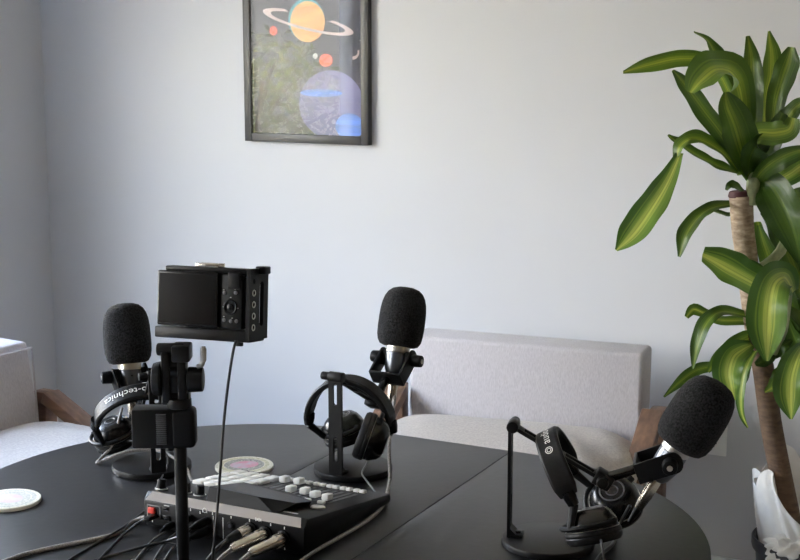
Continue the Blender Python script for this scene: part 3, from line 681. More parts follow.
def microphone(label, loc, rz, pivot, tilt, block, group='foam topped microphones'):
    """pivot and block are in the stand's frame; the thing's origin is the pivot"""
    Pv = Matrix.Rotation(rz, 3, 'Z') @ Vector(pivot) + Vector(loc)
    t = thing('microphone', label, 'microphone', Pv, (0, 0, rz), group)
    ax = Vector((math.sin(tilt), 0, math.cos(tilt)))
    A = rodmat(ax)
    foam_prof = [(0, 0), (.030, .0), (.0375, .003), (.0425, .011), (.0448, .022), (.0455, .036), (.0455, .056), (.0448, .072), (.043, .085), (.0395, .097), (.034, .1065), (.026, .1130), (.015, .1165), (0, .1175)]
    def spin(prof, a=0.0, seg=48): return G().lathe([(r, z + a) for r, z in prof], (0, 0, 0), ax, seg)
    foam = obj('foam_windscreen', spin(foam_prof, .0235, 64), M['foam'], t, 80)
    body = obj('body', spin([(0, -.040), (.012, -.040), (.0165, -.034), (.0215, -.016), (.0222, -.005), (.0222, .0115), (0, .0115)]), M['mic_body'], t)
    obj('grille_ring', spin([(.0, .0115), (.0205, .0115), (.0228, .013), (.0228, .0255), (0, .0255)]), M['silver'], t)
    obj('badge', G().cyl(ax * .006 + Vector((-.0215, 0, .0)), ax * .006 + Vector((-.0226, 0, .0005)), .0022, seg=12), M['gloss_black'], body)
    con = obj('connector', spin([(0, -.096), (.0062, -.096), (.0075, -.094), (.0090, -.075), (.0095, -.073), (.0095, -.046), (.0085, -.040), (0, -.040)], 0, 24), M['warm_silver'], t)
    obj('cable_boot', spin([(0, -.122), (.0036, -.122), (.0044, -.110), (.0062, -.096), (0, -.096)], 0, 16), M['black_plastic'], con)
    # U-shaped yoke, open end at the pivot
    B = Vector(block) - Vector(pivot)
    d = B.normalized()
    Y = Matrix.Translation((0, 0, 0)) @ rodmat(d)
    g = G()
    for s in (-1, 1):
        poly = [(-.016, .052), (.016, .052)] + [(.017 * math.cos(a), -.006 - .014 * math.sin(a)) for a in [PI * k / 10 for k in range(11)]]
        m = Y @ Matrix(((1, 0, 0, 0), (0, 0, 1, s * .0320 - .0022), (0, 1, 0, 0), (0, 0, 0, 1)))
        g.prism(poly, 0, .0044, m, .0008)
    g.box((.032, .0684, .0046), (0, 0, .0515), bev=.001, mat=Y)
    obj('yoke', g, M['black_metal'], t)
    obj('mounting_rod', G().cyl(d * .053, d * (B.length - .010), .0075, .0085, 20, .001), M['gloss_black'], t)
    for s in (-1, 1):
        k = obj('yoke_knob', G().cyl((0, s * .0345, 0), (0, s * .0545, 0), .0122, .0114, 24, .0018), M['black_plastic'], t)
        obj('screw', G().cyl((0, s * .0540, 0), (0, s * .0557, 0), .0045, seg=14, bev=.0006), M['silver'], k)
    obj('collar', G().box((.018, .064, .03), (0, 0, .0), bev=.003, mat=A), M['black_plastic'], t)
    return t

def headphones(label, loc, rz, top, lean, W_, Hb, cups, group='black headphones hanging on microphone arms', swing=0.0, letters=True, ring=False):
    """all in the stand's frame: band over the arm at top, cups = [(centre, pad direction)] for the -y and +y side"""
    t = thing('headphones', label, 'headphones', loc, (0, 0, rz), group)
    top = Vector(top)
    S = Matrix.Rotation(swing, 3, 'Z')
    Yh = S @ Vector((0, 1, 0)); dn = S @ Vector((math.sin(lean), 0, -math.cos(lean))); wd = S @ Vector((math.cos(lean), 0, math.sin(lean)))
    def bp(a, out=0.0):
        p = top + Yh * (W_ * math.sin(a)) + dn * (Hb * (1 - math.cos(a)))
        n = (Yh * (math.sin(a) / W_) - dn * (math.cos(a) / Hb)).normalized()
        return p + n * out, n
    g = G()
    N = 40
    rings = []
    amax = R(84)
    for k in range(N + 1):
        a = -amax + 2 * amax * k / N
        f = min(1, (amax - abs(a)) / R(10))
        hw = .0190 * (.74 + .22 * f); th = .0055 * (.6 + .4 * f)
        p, n = bp(a)
        prof = [(-hw, -th * .5), (-hw * .8, -th), (hw * .8, -th), (hw, -th * .5), (hw, th * .5), (hw * .8, th), (-hw * .8, th), (-hw, th * .5)]
        rings.append([g.bm.verts.new(p + wd * x + n * z) for x, z in prof])
    for a, b in zip(rings, rings[1:]):
        for k in range(8): g.bm.faces.new((a[k], a[(k + 1) % 8], b[(k + 1) % 8], b[k]))
    g.bm.faces.new(rings[0][::-1]); g.bm.faces.new(rings[-1])
    bmesh.ops.recalc_face_normals(g.bm, faces=g.bm.faces[:])
    band_ = obj('headband', g, M['leatherette'], t)
    if letters:
        v, f = text_shape('audio-technica', .0195)
        g = G()
        Rm = (W_ + Hb) / 2
        out = []
        for x, y, z in v:
            p, n = bp((x + .019) / Rm, .0058)
            out.append(p - wd * y)
        g.faces(out, f)
        for r0, r1 in ((.0062, .0050), (.0036, .0026)):      # the round mark in front of the word
            q = []
            for r in (r0, r1):
                for k in range(24):
                    p, n = bp((-.051 + r * math.cos(2 * PI * k / 24)) / Rm, .0058)
                    q.append(p - wd * (r * math.sin(2 * PI * k / 24)))
            g.faces(q, [[k, (k + 1) % 24, 24 + (k + 1) % 24, 24 + k] for k in range(24)])
        obj('lettering', g, M['marking'], band_, smooth=False)
    for s, (cen, pd) in zip((-1, 1), cups):
        cen, pd = Vector(cen), Vector(pd).normalized()
        e0, n0 = bp(s * amax)
        tang = (bp(s * amax)[0] - bp(s * (amax - .05))[0]).normalized()
        e1 = e0 + tang * .016
        u = (e1 - cen); u = (u - pd * u.dot(pd)).normalized()
        h = u.cross(pd).normalized()
        # slider end cap and fork
        g = G().tube([e0 - tang * .006, e0 + tang * .004, e1], [.0105, .0105, .0085], 12, 1)
        obj('slider', g, M['gloss_black'], t)
        g = G()
        q = []
        for k in range(17):
            a = PI * k / 16
            q.append(cen - pd * .004 + h * (.0465 * math.cos(a)) + u * (.047 * math.sin(a)))
        g.tube(q, .0042, 8, 1)
        g.tube([e1, (e1 + cen + u * .047 - pd * .004) / 2, cen + u * .047 - pd * .004], [.0075, .0062, .0052], 10, 4)
        for sg in (-1, 1): g.cyl(cen - pd * .004 + h * (sg * .048), cen - pd * .004 + h * (sg * .038), .0055, seg=12)
        obj('fork', g, M['black_plastic'], t)
        cup = obj('ear_cup', G().lathe([(0, -.027), (.022, -.027), (.027, -.0255), (.033, -.020), (.0385, -.010), (.0402, -.004), (.0402, .002), (.038, .004), (0, .004)], cen, pd, 48), M['gloss_black'], t)
        obj('ear_pad', G().lathe([(.038, .002), (.0425, .004), (.0440, .008), (.0440, .0105), (.0430, .0120), (.0440, .0135), (.0435, .019), (.040, .0235), (.034, .0245), (.028, .022), (.0245, .016), (.024, .006)], cen, pd, 56), M['leatherette'], cup)
        obj('driver_cover', G().lathe([(0, .007), (.025, .007), (.025, .005), (0, .005)], cen, pd, 32), M['grey_plastic'], cup)
        g = G().torus(cen - pd * .0268, pd, .0195, .0013, 40, 8)
        g.torus(cen - pd * .0270, pd, .0095, .0011, 30, 8)
        obj('emblem', g, M['grey_plastic'], cup)
        g = G().torus(cen + pd * .0035, pd, .0412, .0009, 56, 6)
        obj('chrome_ring', g, M['silver'], cup)['label'] = 'thin chrome ring between cup and pad'
    return t

ST = {
    'front': ((.2347, 2.0835, TABLE_Z), R(-11.65)),
    'back': ((-.0873, 2.4639, TABLE_Z), R(62.4)),
    'left': ((-.4624, 2.4778, TABLE_Z), R(111.16)),
}
mic_stand('black microphone stand at the right edge of the table', *ST['front'], (.084, 0, .114))
mic_stand('black microphone stand behind the mixer with slotted post facing forward', *ST['back'], (.084, 0, .114))
mic_stand('black microphone stand at the far left behind the camera tripod', *ST['left'], (.060, 0, .088))
microphone('large foam topped microphone tilted right in front of the potted plant', *ST['front'], (.185, 0, .154), R(29), (.084, 0, .114))
microphone('upright foam topped microphone left of the grey armchair back', *ST['back'], (.175, 0, .178), R(17), (.084, 0, .114))
microphone('foam topped microphone at the left beside the camera', *ST['left'], (.135, .012, .149), R(13), (.060, 0, .088))
headphones('black headphones on the right microphone stand beside the table edge', *ST['front'], (-.006, 0, .180), R(28), .078, .090,
           [((.072, -.062, .058), (.25, -.25, -1)), ((.100, .055, .062), (.15, .55, -.75))], swing=R(4))
headphones('black headphones on the middle microphone stand behind the mixer', *ST['back'], (-.016, 0, .178), R(6), .082, .088,
           [((-.040, -.062, .082), (-.35, .85, .32)), ((.055, .050, .062), (.2, -.25, -1))], swing=R(8), letters=False)
headphones('black headphones on the left microphone stand behind the camera clamp', *ST['left'], (.0, .01, .150), R(34), .088, .085,
           [((.095, -.055, .050), (-.1, .9, -.3)), ((.105, .050, .046), (.1, -.35, -1))], swing=R(-6))

# ------------------------------------------------------------------ audio mixer
MX = thing('audio_mixer', 'black podcast mixer with white pads and knobs in the table centre', 'audio mixer', (-.42, 2.155, TABLE_Z), (0, 0, YAW))
MW, MD = .305, .29
def topz(y): return .062 - (y - .015) * .1527
g = G()
prof = [(.008, .004), (MD, .004), (MD + .004, .010), (MD, topz(MD)), (.015, .0615), (.003, .050), (.002, .012)]
m = Matrix(((0, 0, 1, 0), (1, 0, 0, 0), (0, 1, 0, 0), (0, 0, 0, 1)))
g.prism(prof, 0, MW, m, .0028)
case = obj('case', g, M['mixer'], MX)
for x in (.03, MW - .03):
    for y in (.03, MD - .03):
        obj('rubber_foot', G().cyl((x, y, 0), (x, y, .005), .008, seg=16), M['black_plastic'], case)
# the pale chamfer strip along the near edge
d = Vector((0, .012, .0115)).normalized(); nrm = Vector((0, -.0115, .012)).normalized()
g = G().faces([Vector((.004, .003, .050)) + nrm * .0006, Vector((MW - .006, .003, .050)) + nrm * .0006, Vector((MW - .012, .0148, .0613)) + nrm * .0006, Vector((.010, .0148, .0613)) + nrm * .0006], [(0, 1, 2, 3)])
obj('edge_strip', g, M['mixer_edge'], case, smooth=False)
g = G().faces([(.0015, -.0002, .010), (.004, -.0002, .010), (.004, -.0002, .052), (.0015, -.0002, .050)], [(0, 1, 2, 3)])
# raised screen hump
hx0, hx1 = .113, .262
def hump():
    a = [(hx0, .018, topz(.018) - .003), (hx1 - .020, .018, topz(.018) - .003), (hx1 - .020, .125, topz(.125) - .003), (hx0, .125, topz(.125) - .003)]
    b = [(hx0 + .004, .024, .0835), (hx1 - .055, .024, .0800), (hx1, .050, .0700), (hx1, .100, .058), (hx1 - .055, .120, .0585), (hx0 + .004, .122, .0615)]
    V = a + b
    F = [(0, 1, 5, 4), (1, 6, 5), (1, 2, 7, 6), (2, 8, 7), (2, 3, 9, 8), (3, 0, 4, 9), (4, 5, 6, 7, 8, 9), (0, 3, 2, 1)]
    g = G().faces(V, F)
    bmesh.ops.recalc_face_normals(g.bm, faces=g.bm.faces[:])
    return g
sc = obj('screen_housing', hump(), M['mixer'], MX, 20)
slope = math.atan(.1527)
def on_top(x, y, dz=0): return Vector((x, y, topz(y) + dz))
NT = Vector((0, .1527, 1)).normalized()
TM = lambda x, y: Matrix.Translation(on_top(x, y)) @ Matrix.Rotation(-slope, 4, 'X')
# sound pads, four by four
for i in range(4):
    for j in range(4):
        obj('sound_pad', G().box((.0200, .0300, .007), (0, 0, .0025), bev=.002, mat=TM(.026 + i * .0235, .130 + j * .0375)), M['lit_button'], MX)
# black knobs along the near left side
for (x, y) in ((.010, .038), (.056, .042), (.084, .042)):
    k = obj('black_knob', G().lathe([(0, 0), (.0092, 0), (.0092, .002), (.0078, .003), (.0072, .0145), (.0062, .0165), (0, .017)], on_top(x, y), NT, 24), M['black_plastic'], MX)
    obj('knob_skirt', G().lathe([(.0, 0), (.0105, 0), (.0105, .0018), (0, .0018)], on_top(x, y), NT, 24), M['lit_button'], k)
# fader lanes and white fader caps
for i in range(6):
    x = .128 + i * .0265
    ln = obj('fader_lane', G().box((.0035, .100, .0012), (0, 0, .0004), mat=TM(x, .190)), M['black_plastic'], MX)
    obj('lane_edge', G().box((.018, .100, .0008), (0, 0, .0001), mat=TM(x, .190)), M['grey_plastic'], ln)
for x, y in ((.128, .232), (.1545, .236), (.181, .166), (.2075, .168), (.234, .156), (.2605, .150)):
    k = obj('fader_cap', G().box((.013, .019, .011), (0, 0, .008), bev=.0022, mat=TM(x, y)), M['lit_button'], MX)
    obj('fader_stem', G().box((.003, .008, .005), (0, 0, .001), mat=TM(x, y)), M['grey_plastic'], k)
for i in range(6):                              # short white buttons along the far edge, and under the screen
    for k_, dx in enumerate((-.006, .006)):
        obj('channel_button', G().box((.0098, .011, .006), (0, 0, .002), bev=.0015, mat=TM(.128 + i * .0265 + dx, .262)), M['lit_button'], MX)
    obj('channel_button', G().box((.013, .008, .0055), (0, 0, .002), bev=.0015, mat=TM(.128 + i * .0265, .131)), M['lit_button'], MX)
obj('round_button', G().lathe([(0, 0), (.012, 0), (.012, .002), (.0105, .0035), (.0085, .0030), (0, .0030)], on_top(.275, .096), NT, 28), M['silver'], MX)
obj('marking', G().box((.026, .004, .0004), (0, 0, .0002), mat=TM(.262, .034)), M['marking'], case)
# rear panel, local y = 0 facing the photographer
def on_panel(x, z, y=-.0004): return Vector((x, .0025 + y, z))
sw = G()
for a in (((.026, .0012, .0015), (.021, 0, .0425)), ((.026, .0012, .0015), (.021, 0, .0235)), ((.0015, .0012, .020), (.0085, 0, .033)), ((.0015, .0012, .020), (.0335, 0, .033))):
    sw.box(a[0], Vector(a[1]) + Vector((0, .002, 0)))
obj('switch_frame', sw, M['dim_marking'], case)
obj('power_switch', G().box((.013, .006, .010), (.0178, .001, .0345), bev=.0018), M['red'], MX)
g = G()
g.box((.010, .003, .0045), (.046, .0015, .041), bev=.001); g.box((.014, .003, .008), (.047, .0015, .026), bev=.001); g.box((.011, .003, .0055), (.0235, .0015, .0265), bev=.001)
obj('port', g, M['gloss_black'], case)
for x, z in ((.094, .0335), (.1265, .0345), (.094, .0175), (.1265, .0185), (.1707, .0335)):
    j = obj('jack_socket', G().cyl((x, .003, z), (x, -.0012, z), .0062, seg=20, bev=.0008), M['black_plastic'], MX)
    obj('jack_hole', G().cyl((x, -.0008, z), (x, -.0016, z), .0032, seg=16), M['space'], j)
for x, z in ((.2081, .0328), (.2357, .0309), (.2684, .0290)):
    obj('connector_socket', G().cyl((x, .003, z), (x, -.0016, z), .0125, seg=28, bev=.0008), M['gloss_black'], MX)
for x in (.1375, .156): obj('panel_line', G().box((.0011, .0004, .036), on_panel(x, .026)), M['marking'], case)
for x, z in ((.0178, .016), (.094, .0475), (.1125, .0455), (.1365, .0475), (.1715, .0470), (.2060, .0475), (.2450, .0470), (.2700, .0455), (.2700, .0120)):
    obj('marking', G().box((.0016, .0004, .0042), on_panel(x, z)), M['marking'], case)    # small printed marks over the sockets
obj('marking', G().box((.010, .0004, .0012), on_panel(.047, .0465)), M['marking'], case)
g = G().torus(on_panel(.1215, .0505), (0, 1, 0), .0036, .0005, 20, 6)
g.box((.0018, .0005, .0032), on_panel(.1179, .0485)); g.box((.0018, .0005, .0032), on_panel(.1251, .0485))
obj('headphone_symbol', g, M['marking'], case)
g = G()
for dx, h in ((-.005, .0055), (-.0022, .0036), (.0008, .0055), (.0040, .0040)):
    g.box((.0014, .0004, h), on_panel(.2230 + dx, .0515))
obj('input_symbol', g, M['marking'], case)

# ------------------------------------------------------------------ cables
def mxw(x, y, z): return Vector((-.42, 2.155, TABLE_Z)) + XR * x + YR * y + Vector((0, 0, z))
def cable(name, key, r, mat, label, cat='cable', group=None):
    g = G().tube(CABLES[key], r, 8, 8)
    return tag(obj(name, g, M[mat], None, 180), label, cat, group)
cable('microphone_cable', 'back_mic', .0033, 'braid', 'grey braided cable running down from the middle microphone past the mixer')
cable('microphone_cable', 'left_mic', .0030, 'braid', 'grey braided cable looping over the base of the left microphone stand')
CABLES['braid'][0:2] = [mxw(-.0015, .030, .012), mxw(-.014, .026, .010), mxw(-.030, .012, .0037)]
cable('microphone_cable', 'braid', .0036, 'braid', 'thick grey braided cable crossing the bare lower left table corner')
cable('microphone_cable', 'front_mic', .0030, 'black_cable', 'black cable dropping behind the headphones from the right microphone')
cable('headphone_cable', 'back_phones', .0016, 'grey_cable', 'thin cable from the middle headphones to the mixer')
cable('headphone_cable', 'left_phones', .0016, 'grey_cable', 'thin cable hanging from the left headphones across the stand base')
cable('headphone_cable', 'front_phones', .0018, 'grey_cable', 'thin cable hanging from the right headphones to the table front')
cable('usb_cable', 'usb', .0021, 'black_cable', 'black cable hanging straight down from the camera past the mixer')
u = cable('power_cable', 'usb_a', .0019, 'black_cable', 'black cable plugged in beside the red switch of the mixer')
p = Vector(CABLES['usb_a'][0])
obj('plug', G().box((.011, .022, .007), mxw(.0235, -.010, .0265) , (0, 0, YAW), bev=.0015), M['black_plastic'], u)
cable('power_cable', 'usb_b', .0019, 'black_cable', 'black cable lying beside the left end of the mixer')
for key, (x, z), lab in (('line_a', (.060, .018), 'thin dark cable leaving the mixer just left of the tripod'),
                         ('line_b', (.094, .0335), 'thin dark cable from the upper headphone jack behind the tripod'),
                         ('line_c', (.094, .0175), 'thin dark cable from the lower headphone jack behind the tripod')):
    a = mxw(x, -.001, z); b = mxw(x, -.030, z - .001)
    pts = [b] + [Vector(q) for q in CABLES[key][1:]]
    c = tag(obj('audio_cable', G().tube(pts, .0019, 8, 8), M['grey_cable'], None, 180), lab, 'cable')
    obj('plug', G().lathe([(0, 0), (.0056, 0), (.0056, .016), (.0036, .022), (.0024, .034), (0, .034)], a, b - a, 16), M['black_plastic'], c)
for (x, z), dirx, lab in (((.1265, .0345), -.55, 'black jack cable plugged under the headphone mark on the mixer'),
                          ((.1265, .0185), -.62, 'black jack cable plugged into the lower right headphone jack')):
    a = mxw(x, -.001, z); b = mxw(x + dirx * .012, -.028, z - .003)
    d = (b - a).normalized()
    c = tag(obj('audio_cable', G().tube([b, b + d * .02 + Vector((0, 0, -.004)), mxw(x - .050, -.055, .008), mxw(x - .090, -.11, .0022), mxw(x - .12, -.2, .0022)], .0021, 8, 8), M['black_cable'], None, 180), lab, 'cable')
    obj('plug', G().lathe([(0, 0), (.0068, 0), (.0068, .018), (.0045, .026), (.0028, .036), (0, .036)], a, d, 18), M['black_plastic'], c)
for i, ((x, z), mat, cm, lab) in enumerate((((.2081, .0328), 'warm_silver', 'black_cable', 'leftmost microphone plug in the mixer with a black boot'),
                            ((.2357, .0309), 'warm_silver', 'braid', 'middle of the three silver microphone plugs in the mixer'),
                            ((.2684, .0290), 'warm_silver', 'braid', 'rightmost silver microphone plug at the mixer corner'))):
    a = mxw(x, -.0016, z)
    d = (-YR * 1.0 - XR * .32 + Vector((0, 0, -.10))).normalized()
    if i == 0:
        prof = [(0, 0), (.0088, 0), (.0095, .002), (.0095, .020), (.0088, .022), (.0, .022)]
        L = .045
    else:
        prof = [(0, 0), (.0092, 0), (.0102, .002), (.0102, .018), (.0090, .020), (.0086, .036), (.0080, .060), (.0052, .066), (.0, .066)]
        L = .066
    e = a + d * L
    t2 = Vector((e.x, e.y, 0))
    pts = [e, e + d * .018 + Vector((0, 0, -.006)), Vector((0, 0, TABLE_Z + .004)) + t2 + Vector((-.035, -.045, 0)), Vector((0, 0, TABLE_Z + .0035)) + t2 + Vector((-.08, -.12, 0)), Vector((0, 0, TABLE_Z + .0035)) + t2 + Vector((-.10, -.22, 0))]
    c = tag(obj('microphone_cable', G().tube(pts, .0031, 10, 8), M[cm], None, 180), lab, 'cable', )
    pl = obj('plug', G().lathe(prof, a, d, 28), M[mat], c)
    g = G()
    for k in range(10):
        w = rodmat(d, Vector((0, 0, 1)))
        ang = 2 * PI * k / 10
        g.box((.0016, .0012, .012), (.0100 * math.cos(ang), .0100 * math.sin(ang), .010), (0, 0, ang), mat=Matrix.Translation(a) @ w)
    obj('grip_ribs', g, M['silver'], pl)
    if i == 0:
        obj('boot', G().lathe([(0, .022), (.0090, .022), (.0085, .030), (.0052, .045), (0, .045)], a, d, 20), M['black_plastic'], c)

# ------------------------------------------------------------------ coasters
def coaster(label, loc, rz, centre, ringm):
    t = thing('coaster', label, 'coaster', loc, (0, 0, rz), 'round printed coasters')
    r = .0545
    obj('board', G().lathe([(0, 0), (r - .001, 0), (r, .001), (r, .0055), (r - .001, .0066), (0, .0066)], seg=72), M['coaster'], t)
    g = G()
    n = 72
    def ringf(r0, r1, z, mi):
        a = [(r1 * math.cos(2 * PI * k / n), r1 * math.sin(2 * PI * k / n), z) for k in range(n)]
        b = [(r0 * math.cos(2 * PI * k / n), r0 * math.sin(2 * PI * k / n), z) for k in range(n)]
        g.faces(a + b, [[k, (k + 1) % n, n + (k + 1) % n, n + k] for k in range(n)], mi)
    ringf(.039, .047, .0069, 0)
    g.faces([(x, y, .0069) for x, y in circle_pts(n, .0375)], [list(range(n))], 1)
    g.faces([(x, y, .0071) for x, y in circle_pts(n, .027, .022)], [list(range(n))], 2)
    for k in range(22):                         # a dotted outer border
        a = 2 * PI * k / 22
        g.faces([(x, y, .0069) for x, y in circle_pts(8, .0017, .0017, .0505 * math.cos(a), .0505 * math.sin(a))], [list(range(8))], 0)
    obj('print', g, [M[ringm], M['coaster_grey' if ringm == 'coaster_green' else 'coaster_pale'], M[centre]], t, smooth=False)
    return t
coaster('cream coaster with pink centre lying behind the mixer', (-.291, 2.482, TABLE_Z), R(20), 'coaster_pink', 'coaster_green')
coaster('cream coaster with lilac centre at the left edge of the table', (-.677, 2.289, TABLE_Z), R(-40), 'coaster_lilac', 'coaster_pale')

# ------------------------------------------------------------------ camera on its tripod
TP = Vector((-.3185, 1.930, TABLE_Z))
tp = thing('tripod', 'black tabletop tripod standing in front of the mixer with a pan head', 'tripod', TP)
obj('column', G().cyl((0, 0, .020), (0, 0, .270), .0092, seg=24, bev=.001), M['black_metal'], tp)
obj('hub', G().cyl((0, 0, .014), (0, 0, .034), .014, .0115, 24, .003), M['black_plastic'], tp)
for a in (-90, -18, 198):
    a = R(a + 0)
    l = obj('leg', G().tube([(.010 * math.cos(a), .010 * math.sin(a), .024), (.055 * math.cos(a), .055 * math.sin(a), .016), (.095 * math.cos(a), .095 * math.sin(a), .006)], [.008, .007, .0055], 12, 4), M['black_metal'], tp)
    obj('rubber_foot', G().cyl((.095 * math.cos(a), .095 * math.sin(a), 0), (.095 * math.cos(a), .095 * math.sin(a), .009), .007, seg=14, bev=.0015), M['black_plastic'], l)
# clamp block below the head
g = G().box((.066, .034, .058), (-.034, .002, .237), bev=.003)
g.box((.036, .032, .058), (.006, .0, .237), bev=.0075, seg=4)
cl = obj('clamp', g, M['black_plastic'], tp)
g = G()
for k in range(15): g.box((.0145, .003, .0018), (-.024, -.0155, .2155 + k * .0031), bev=.0005)
obj('grip_ribs', g, M['grey_plastic'], cl)
# pan and tilt head
g = G().cyl((0, 0, .266), (.0, 0, .280), .018, seg=28, bev=.002)
for x in (-.0165, .0065): g.box((.0125, .026, .075), (x, .0, .312), bev=.003)
g.box((.040, .022, .018), (-.004, .002, .280), bev=.003)
g.cyl((-.012, .0, .320), (.010, .0, .320), .010, seg=20)
g.box((.020, .018, .066), (-.004, .002, .312), bev=.002)
obj('head_bracket', g, M['black_metal'], tp)
obj('pan_knob', G().cyl((.014, 0, .307), (.036, 0, .307), .0185, .0175, 32, .002), M['black_plastic'], tp)
obj('tilt_disc', G().cyl((-.023, .004, .307), (-.037, .004, .307), .0255, .0235, 36, .003), M['black_plastic'], tp)
g = G().cyl((-.030, 0, .3515), (.010, 0, .3515), .0092, seg=22, bev=.003)
g.box((.026, .034, .024), (.006, .002, .347), bev=.003)
obj('quick_release_clamp', g, M['black_metal'], tp)
g = G().tube([(.038, -.006, .357), (.0375, -.006, .342), (.035, -.006, .331), (.028, -.006, .327)], [.0030, .0034, .0040, .0032], 10, 5)
g.cyl((.038, -.006, .354), (.0375, -.006, .335), .0046, .0044, 14, .001)
obj('release_lever', g, M['silver'], tp)

cam_rot = (Matrix.Rotation(R(-22), 3, 'Z') @ Matrix.Rotation(R(-7), 3, 'X') @ Matrix.Rotation(R(-1.2), 3, 'Y')).to_euler()
cm = thing('compact_camera', 'black compact camera in a cage seen from its blank screen side on the tripod', 'camera', TP + Vector((.0465, .014, .3610)), cam_rot)
body = obj('body', G().box((.116, .034, .080), (-.008, .024, .058), bev=.006, seg=3), M['black_plastic'], cm)
scr = obj('flip_screen', G().box((.100, .007, .080), (-.038, -.002, .059), bev=.0022), M['gloss_black'], cm)
obj('screen_glass', G().box((.094, .0012, .072), (-.038, -.0056, .059), bev=.0005), M['screen'], scr)
obj('control_panel', G().box((.034, .008, .078), (.032, .003, .058), bev=.002), M['black_plastic'], cm)
dl = obj('control_dial', G().torus((.031, -.0015, .050), (0, 1, 0), .0095, .0016, 30, 8), M['gloss_black'], cm)
obj('centre_button', G().cyl((.031, -.0005, .050), (.031, -.0028, .050), .0048, seg=18, bev=.0008), M['gloss_black'], dl)
for x, z in ((.021, .070), (.039, .071), (.021, .031), (.032, .030), (.041, .0305)):
    obj('button', G().cyl((x, -.0005, z), (x, -.0024, z), .0028, seg=14, bev=.0006), M['grey_plastic'], cm)
g = G()
for x, z in ((.0195, .0745), (.038, .0760), (.0195, .050), (.031, .0640), (.0205, .0360), (.034, .0345), (.0425, .049)):
    obj('marking', G().box((.0022, .0004, .0012), (x, -.0012, z)), M['dim_marking'], cm)
obj('thumb_rest', G().box((.020, .006, .024), (.036, -.0005, .088), bev=.0022), M['black_plastic'], cm)
obj('grip', G().cyl((.048, .022, .022), (.048, .022, .094), .0145, seg=26, bev=.004), M['leatherette'], cm)
lens = obj('lens', G().lathe([(0, .040), (.027, .040), (.027, .052), (.025, .054), (.025, .070), (.022, .072), (.018, .069), (0, .066)], (-.010, 0, .058), (0, 1, 0), 40), M['gloss_black'], cm)
obj('front_element', G().lathe([(0, .0695), (.010, .0685), (.0175, .0665), (0, .0665)], (-.010, 0, .058), (0, 1, 0), 30), M['screen'], lens)
g = G()
g.box((.158, .046, .0165), (-.018, .026, .008), bev=.0022)                     # base plate of the cage
cage_side = Matrix(((0, 0, 1, .0585), (1, 0, 0, 0), (0, 1, 0, 0), (0, 0, 0, 1)))
g.prism([(-.006, .004), (.050, .004), (.050, .106), (-.006, .106)], 0, .006, cage_side, 0, holes=[circle_pts(14, .0036, .0042, .006, .022 + k * .0165) for k in range(5)] + [slot(.012, .066, .030, .055)])
g.box((.142, .020, .007), (-.010, .014, .1020), bev=.0018)
g.box((.016, .018, .011), (.066, .030, .1035), bev=.0015)
cg = obj('cage', g, M['black_metal'], cm)
for k in range(4):
    obj('thread_insert', G().torus((.0647, .006, .022 + k * .0165), (1, 0, 0), .0042, .0008, 18, 6), M['silver'], cg)
g = G().box((.038, .020, .0035), (-.012, .014, .1072), bev=.001)
g.box((.038, .004, .005), (-.012, .0055, .1087), bev=.001); g.box((.038, .004, .005), (-.012, .0225, .1087), bev=.001)
obj('accessory_shoe', g, M['warm_silver'], cm)
obj('usb_plug', G().box((.010, .007, .006), (.043, .006, -.003), bev=.0015), M['black_plastic'], cm)

# ------------------------------------------------------------------ potted plant
PL = Vector((1.022, 3.325, 0))
pl = thing('potted_plant', 'tall corn plant with lime striped leaves in a pot by the wall', 'plant', PL)
obj('pot', G().lathe([(0, 0), (.088, 0), (.094, .006), (.120, .270), (.128, .272), (.130, .280), (.130, .298), (.127, .302), (.122, .300), (.118, .268), (0, .262)], seg=56), M['pot'], pl)
obj('soil', G().lathe([(0, .275), (.08, .272), (.118, .266), (0, .266)], seg=32), M['soil'], pl)
def liner(u, v):
    a = 2 * PI * v
    rr = random.Random(int(v * 30) % 30)
    top = .185 + .030 * math.sin(3 * a + 2.6) + .018 * math.sin(7 * a + 1) + .006 * math.sin(17 * a)
    front = max(0.0, math.cos(a + PI / 2 - .35))
    top *= 1 - .72 * front
    z = .268 + u * (top + .02)
    r = .107 + .020 * u + (.003 + .006 * u) * math.sin(9 * a + 4 * u) + (.002 + .004 * u) * math.sin(16 * a + 9 * u + 1) - .016 * math.sin(PI * u) * front
    return Vector((r * math.cos(a), r * math.sin(a), z))
g = G().grid(liner, 14, 120)
bmesh.ops.remove_doubles(g.bm, verts=g.bm.verts[:], dist=1e-5)
bmesh.ops.solidify(g.bm, geom=g.bm.faces[:], thickness=.0015)
obj('pot_liner', g, M['liner'], pl, 50)
def crumple(u, v):
    a = 2 * PI * v; b = (u - .5) * PI
    d = 1 + .16 * math.sin(5 * a + 3 * b) + .14 * math.sin(9 * b + 2 * a) + .10 * math.sin(13 * a - 7 * b)
    return Vector((-.035 + .072 * d * math.cos(b) * math.cos(a), -.078 + .040 * d * math.cos(b) * math.sin(a), .302 + .042 * d * math.sin(b)))
g = G().grid(crumple, 40, 60)
bmesh.ops.remove_doubles(g.bm, verts=g.bm.verts[:], dist=1e-5)
obj('crumpled_paper', g, M['liner'], pl, 40)
TR = [Vector(p) - PL for p in TRUNK]
g = G().tube(TR[3:], [.0255, .0262, .0268, .0275, .0285], 20, 6)
tk = obj('trunk', g, M['bark'], pl, 70)
g = G().tube([TR[0], TR[1], TR[2], TR[3], TR[3] * .7 + TR[4] * .3], [.0285, .0268, .0262, .0252, .0248], 20, 6)
up = obj('upper_trunk', g, M['pale_bark'], pl, 70)
up['label'] = 'pale cut upper length of the trunk'
g = G().cyl(TR[0] - Vector((.004, 0, .004)), TR[0] + Vector((-.005, 0, .012)), .0268, .0245, 20, .004)
obj('cut_end', g, M['cut_end'], up)
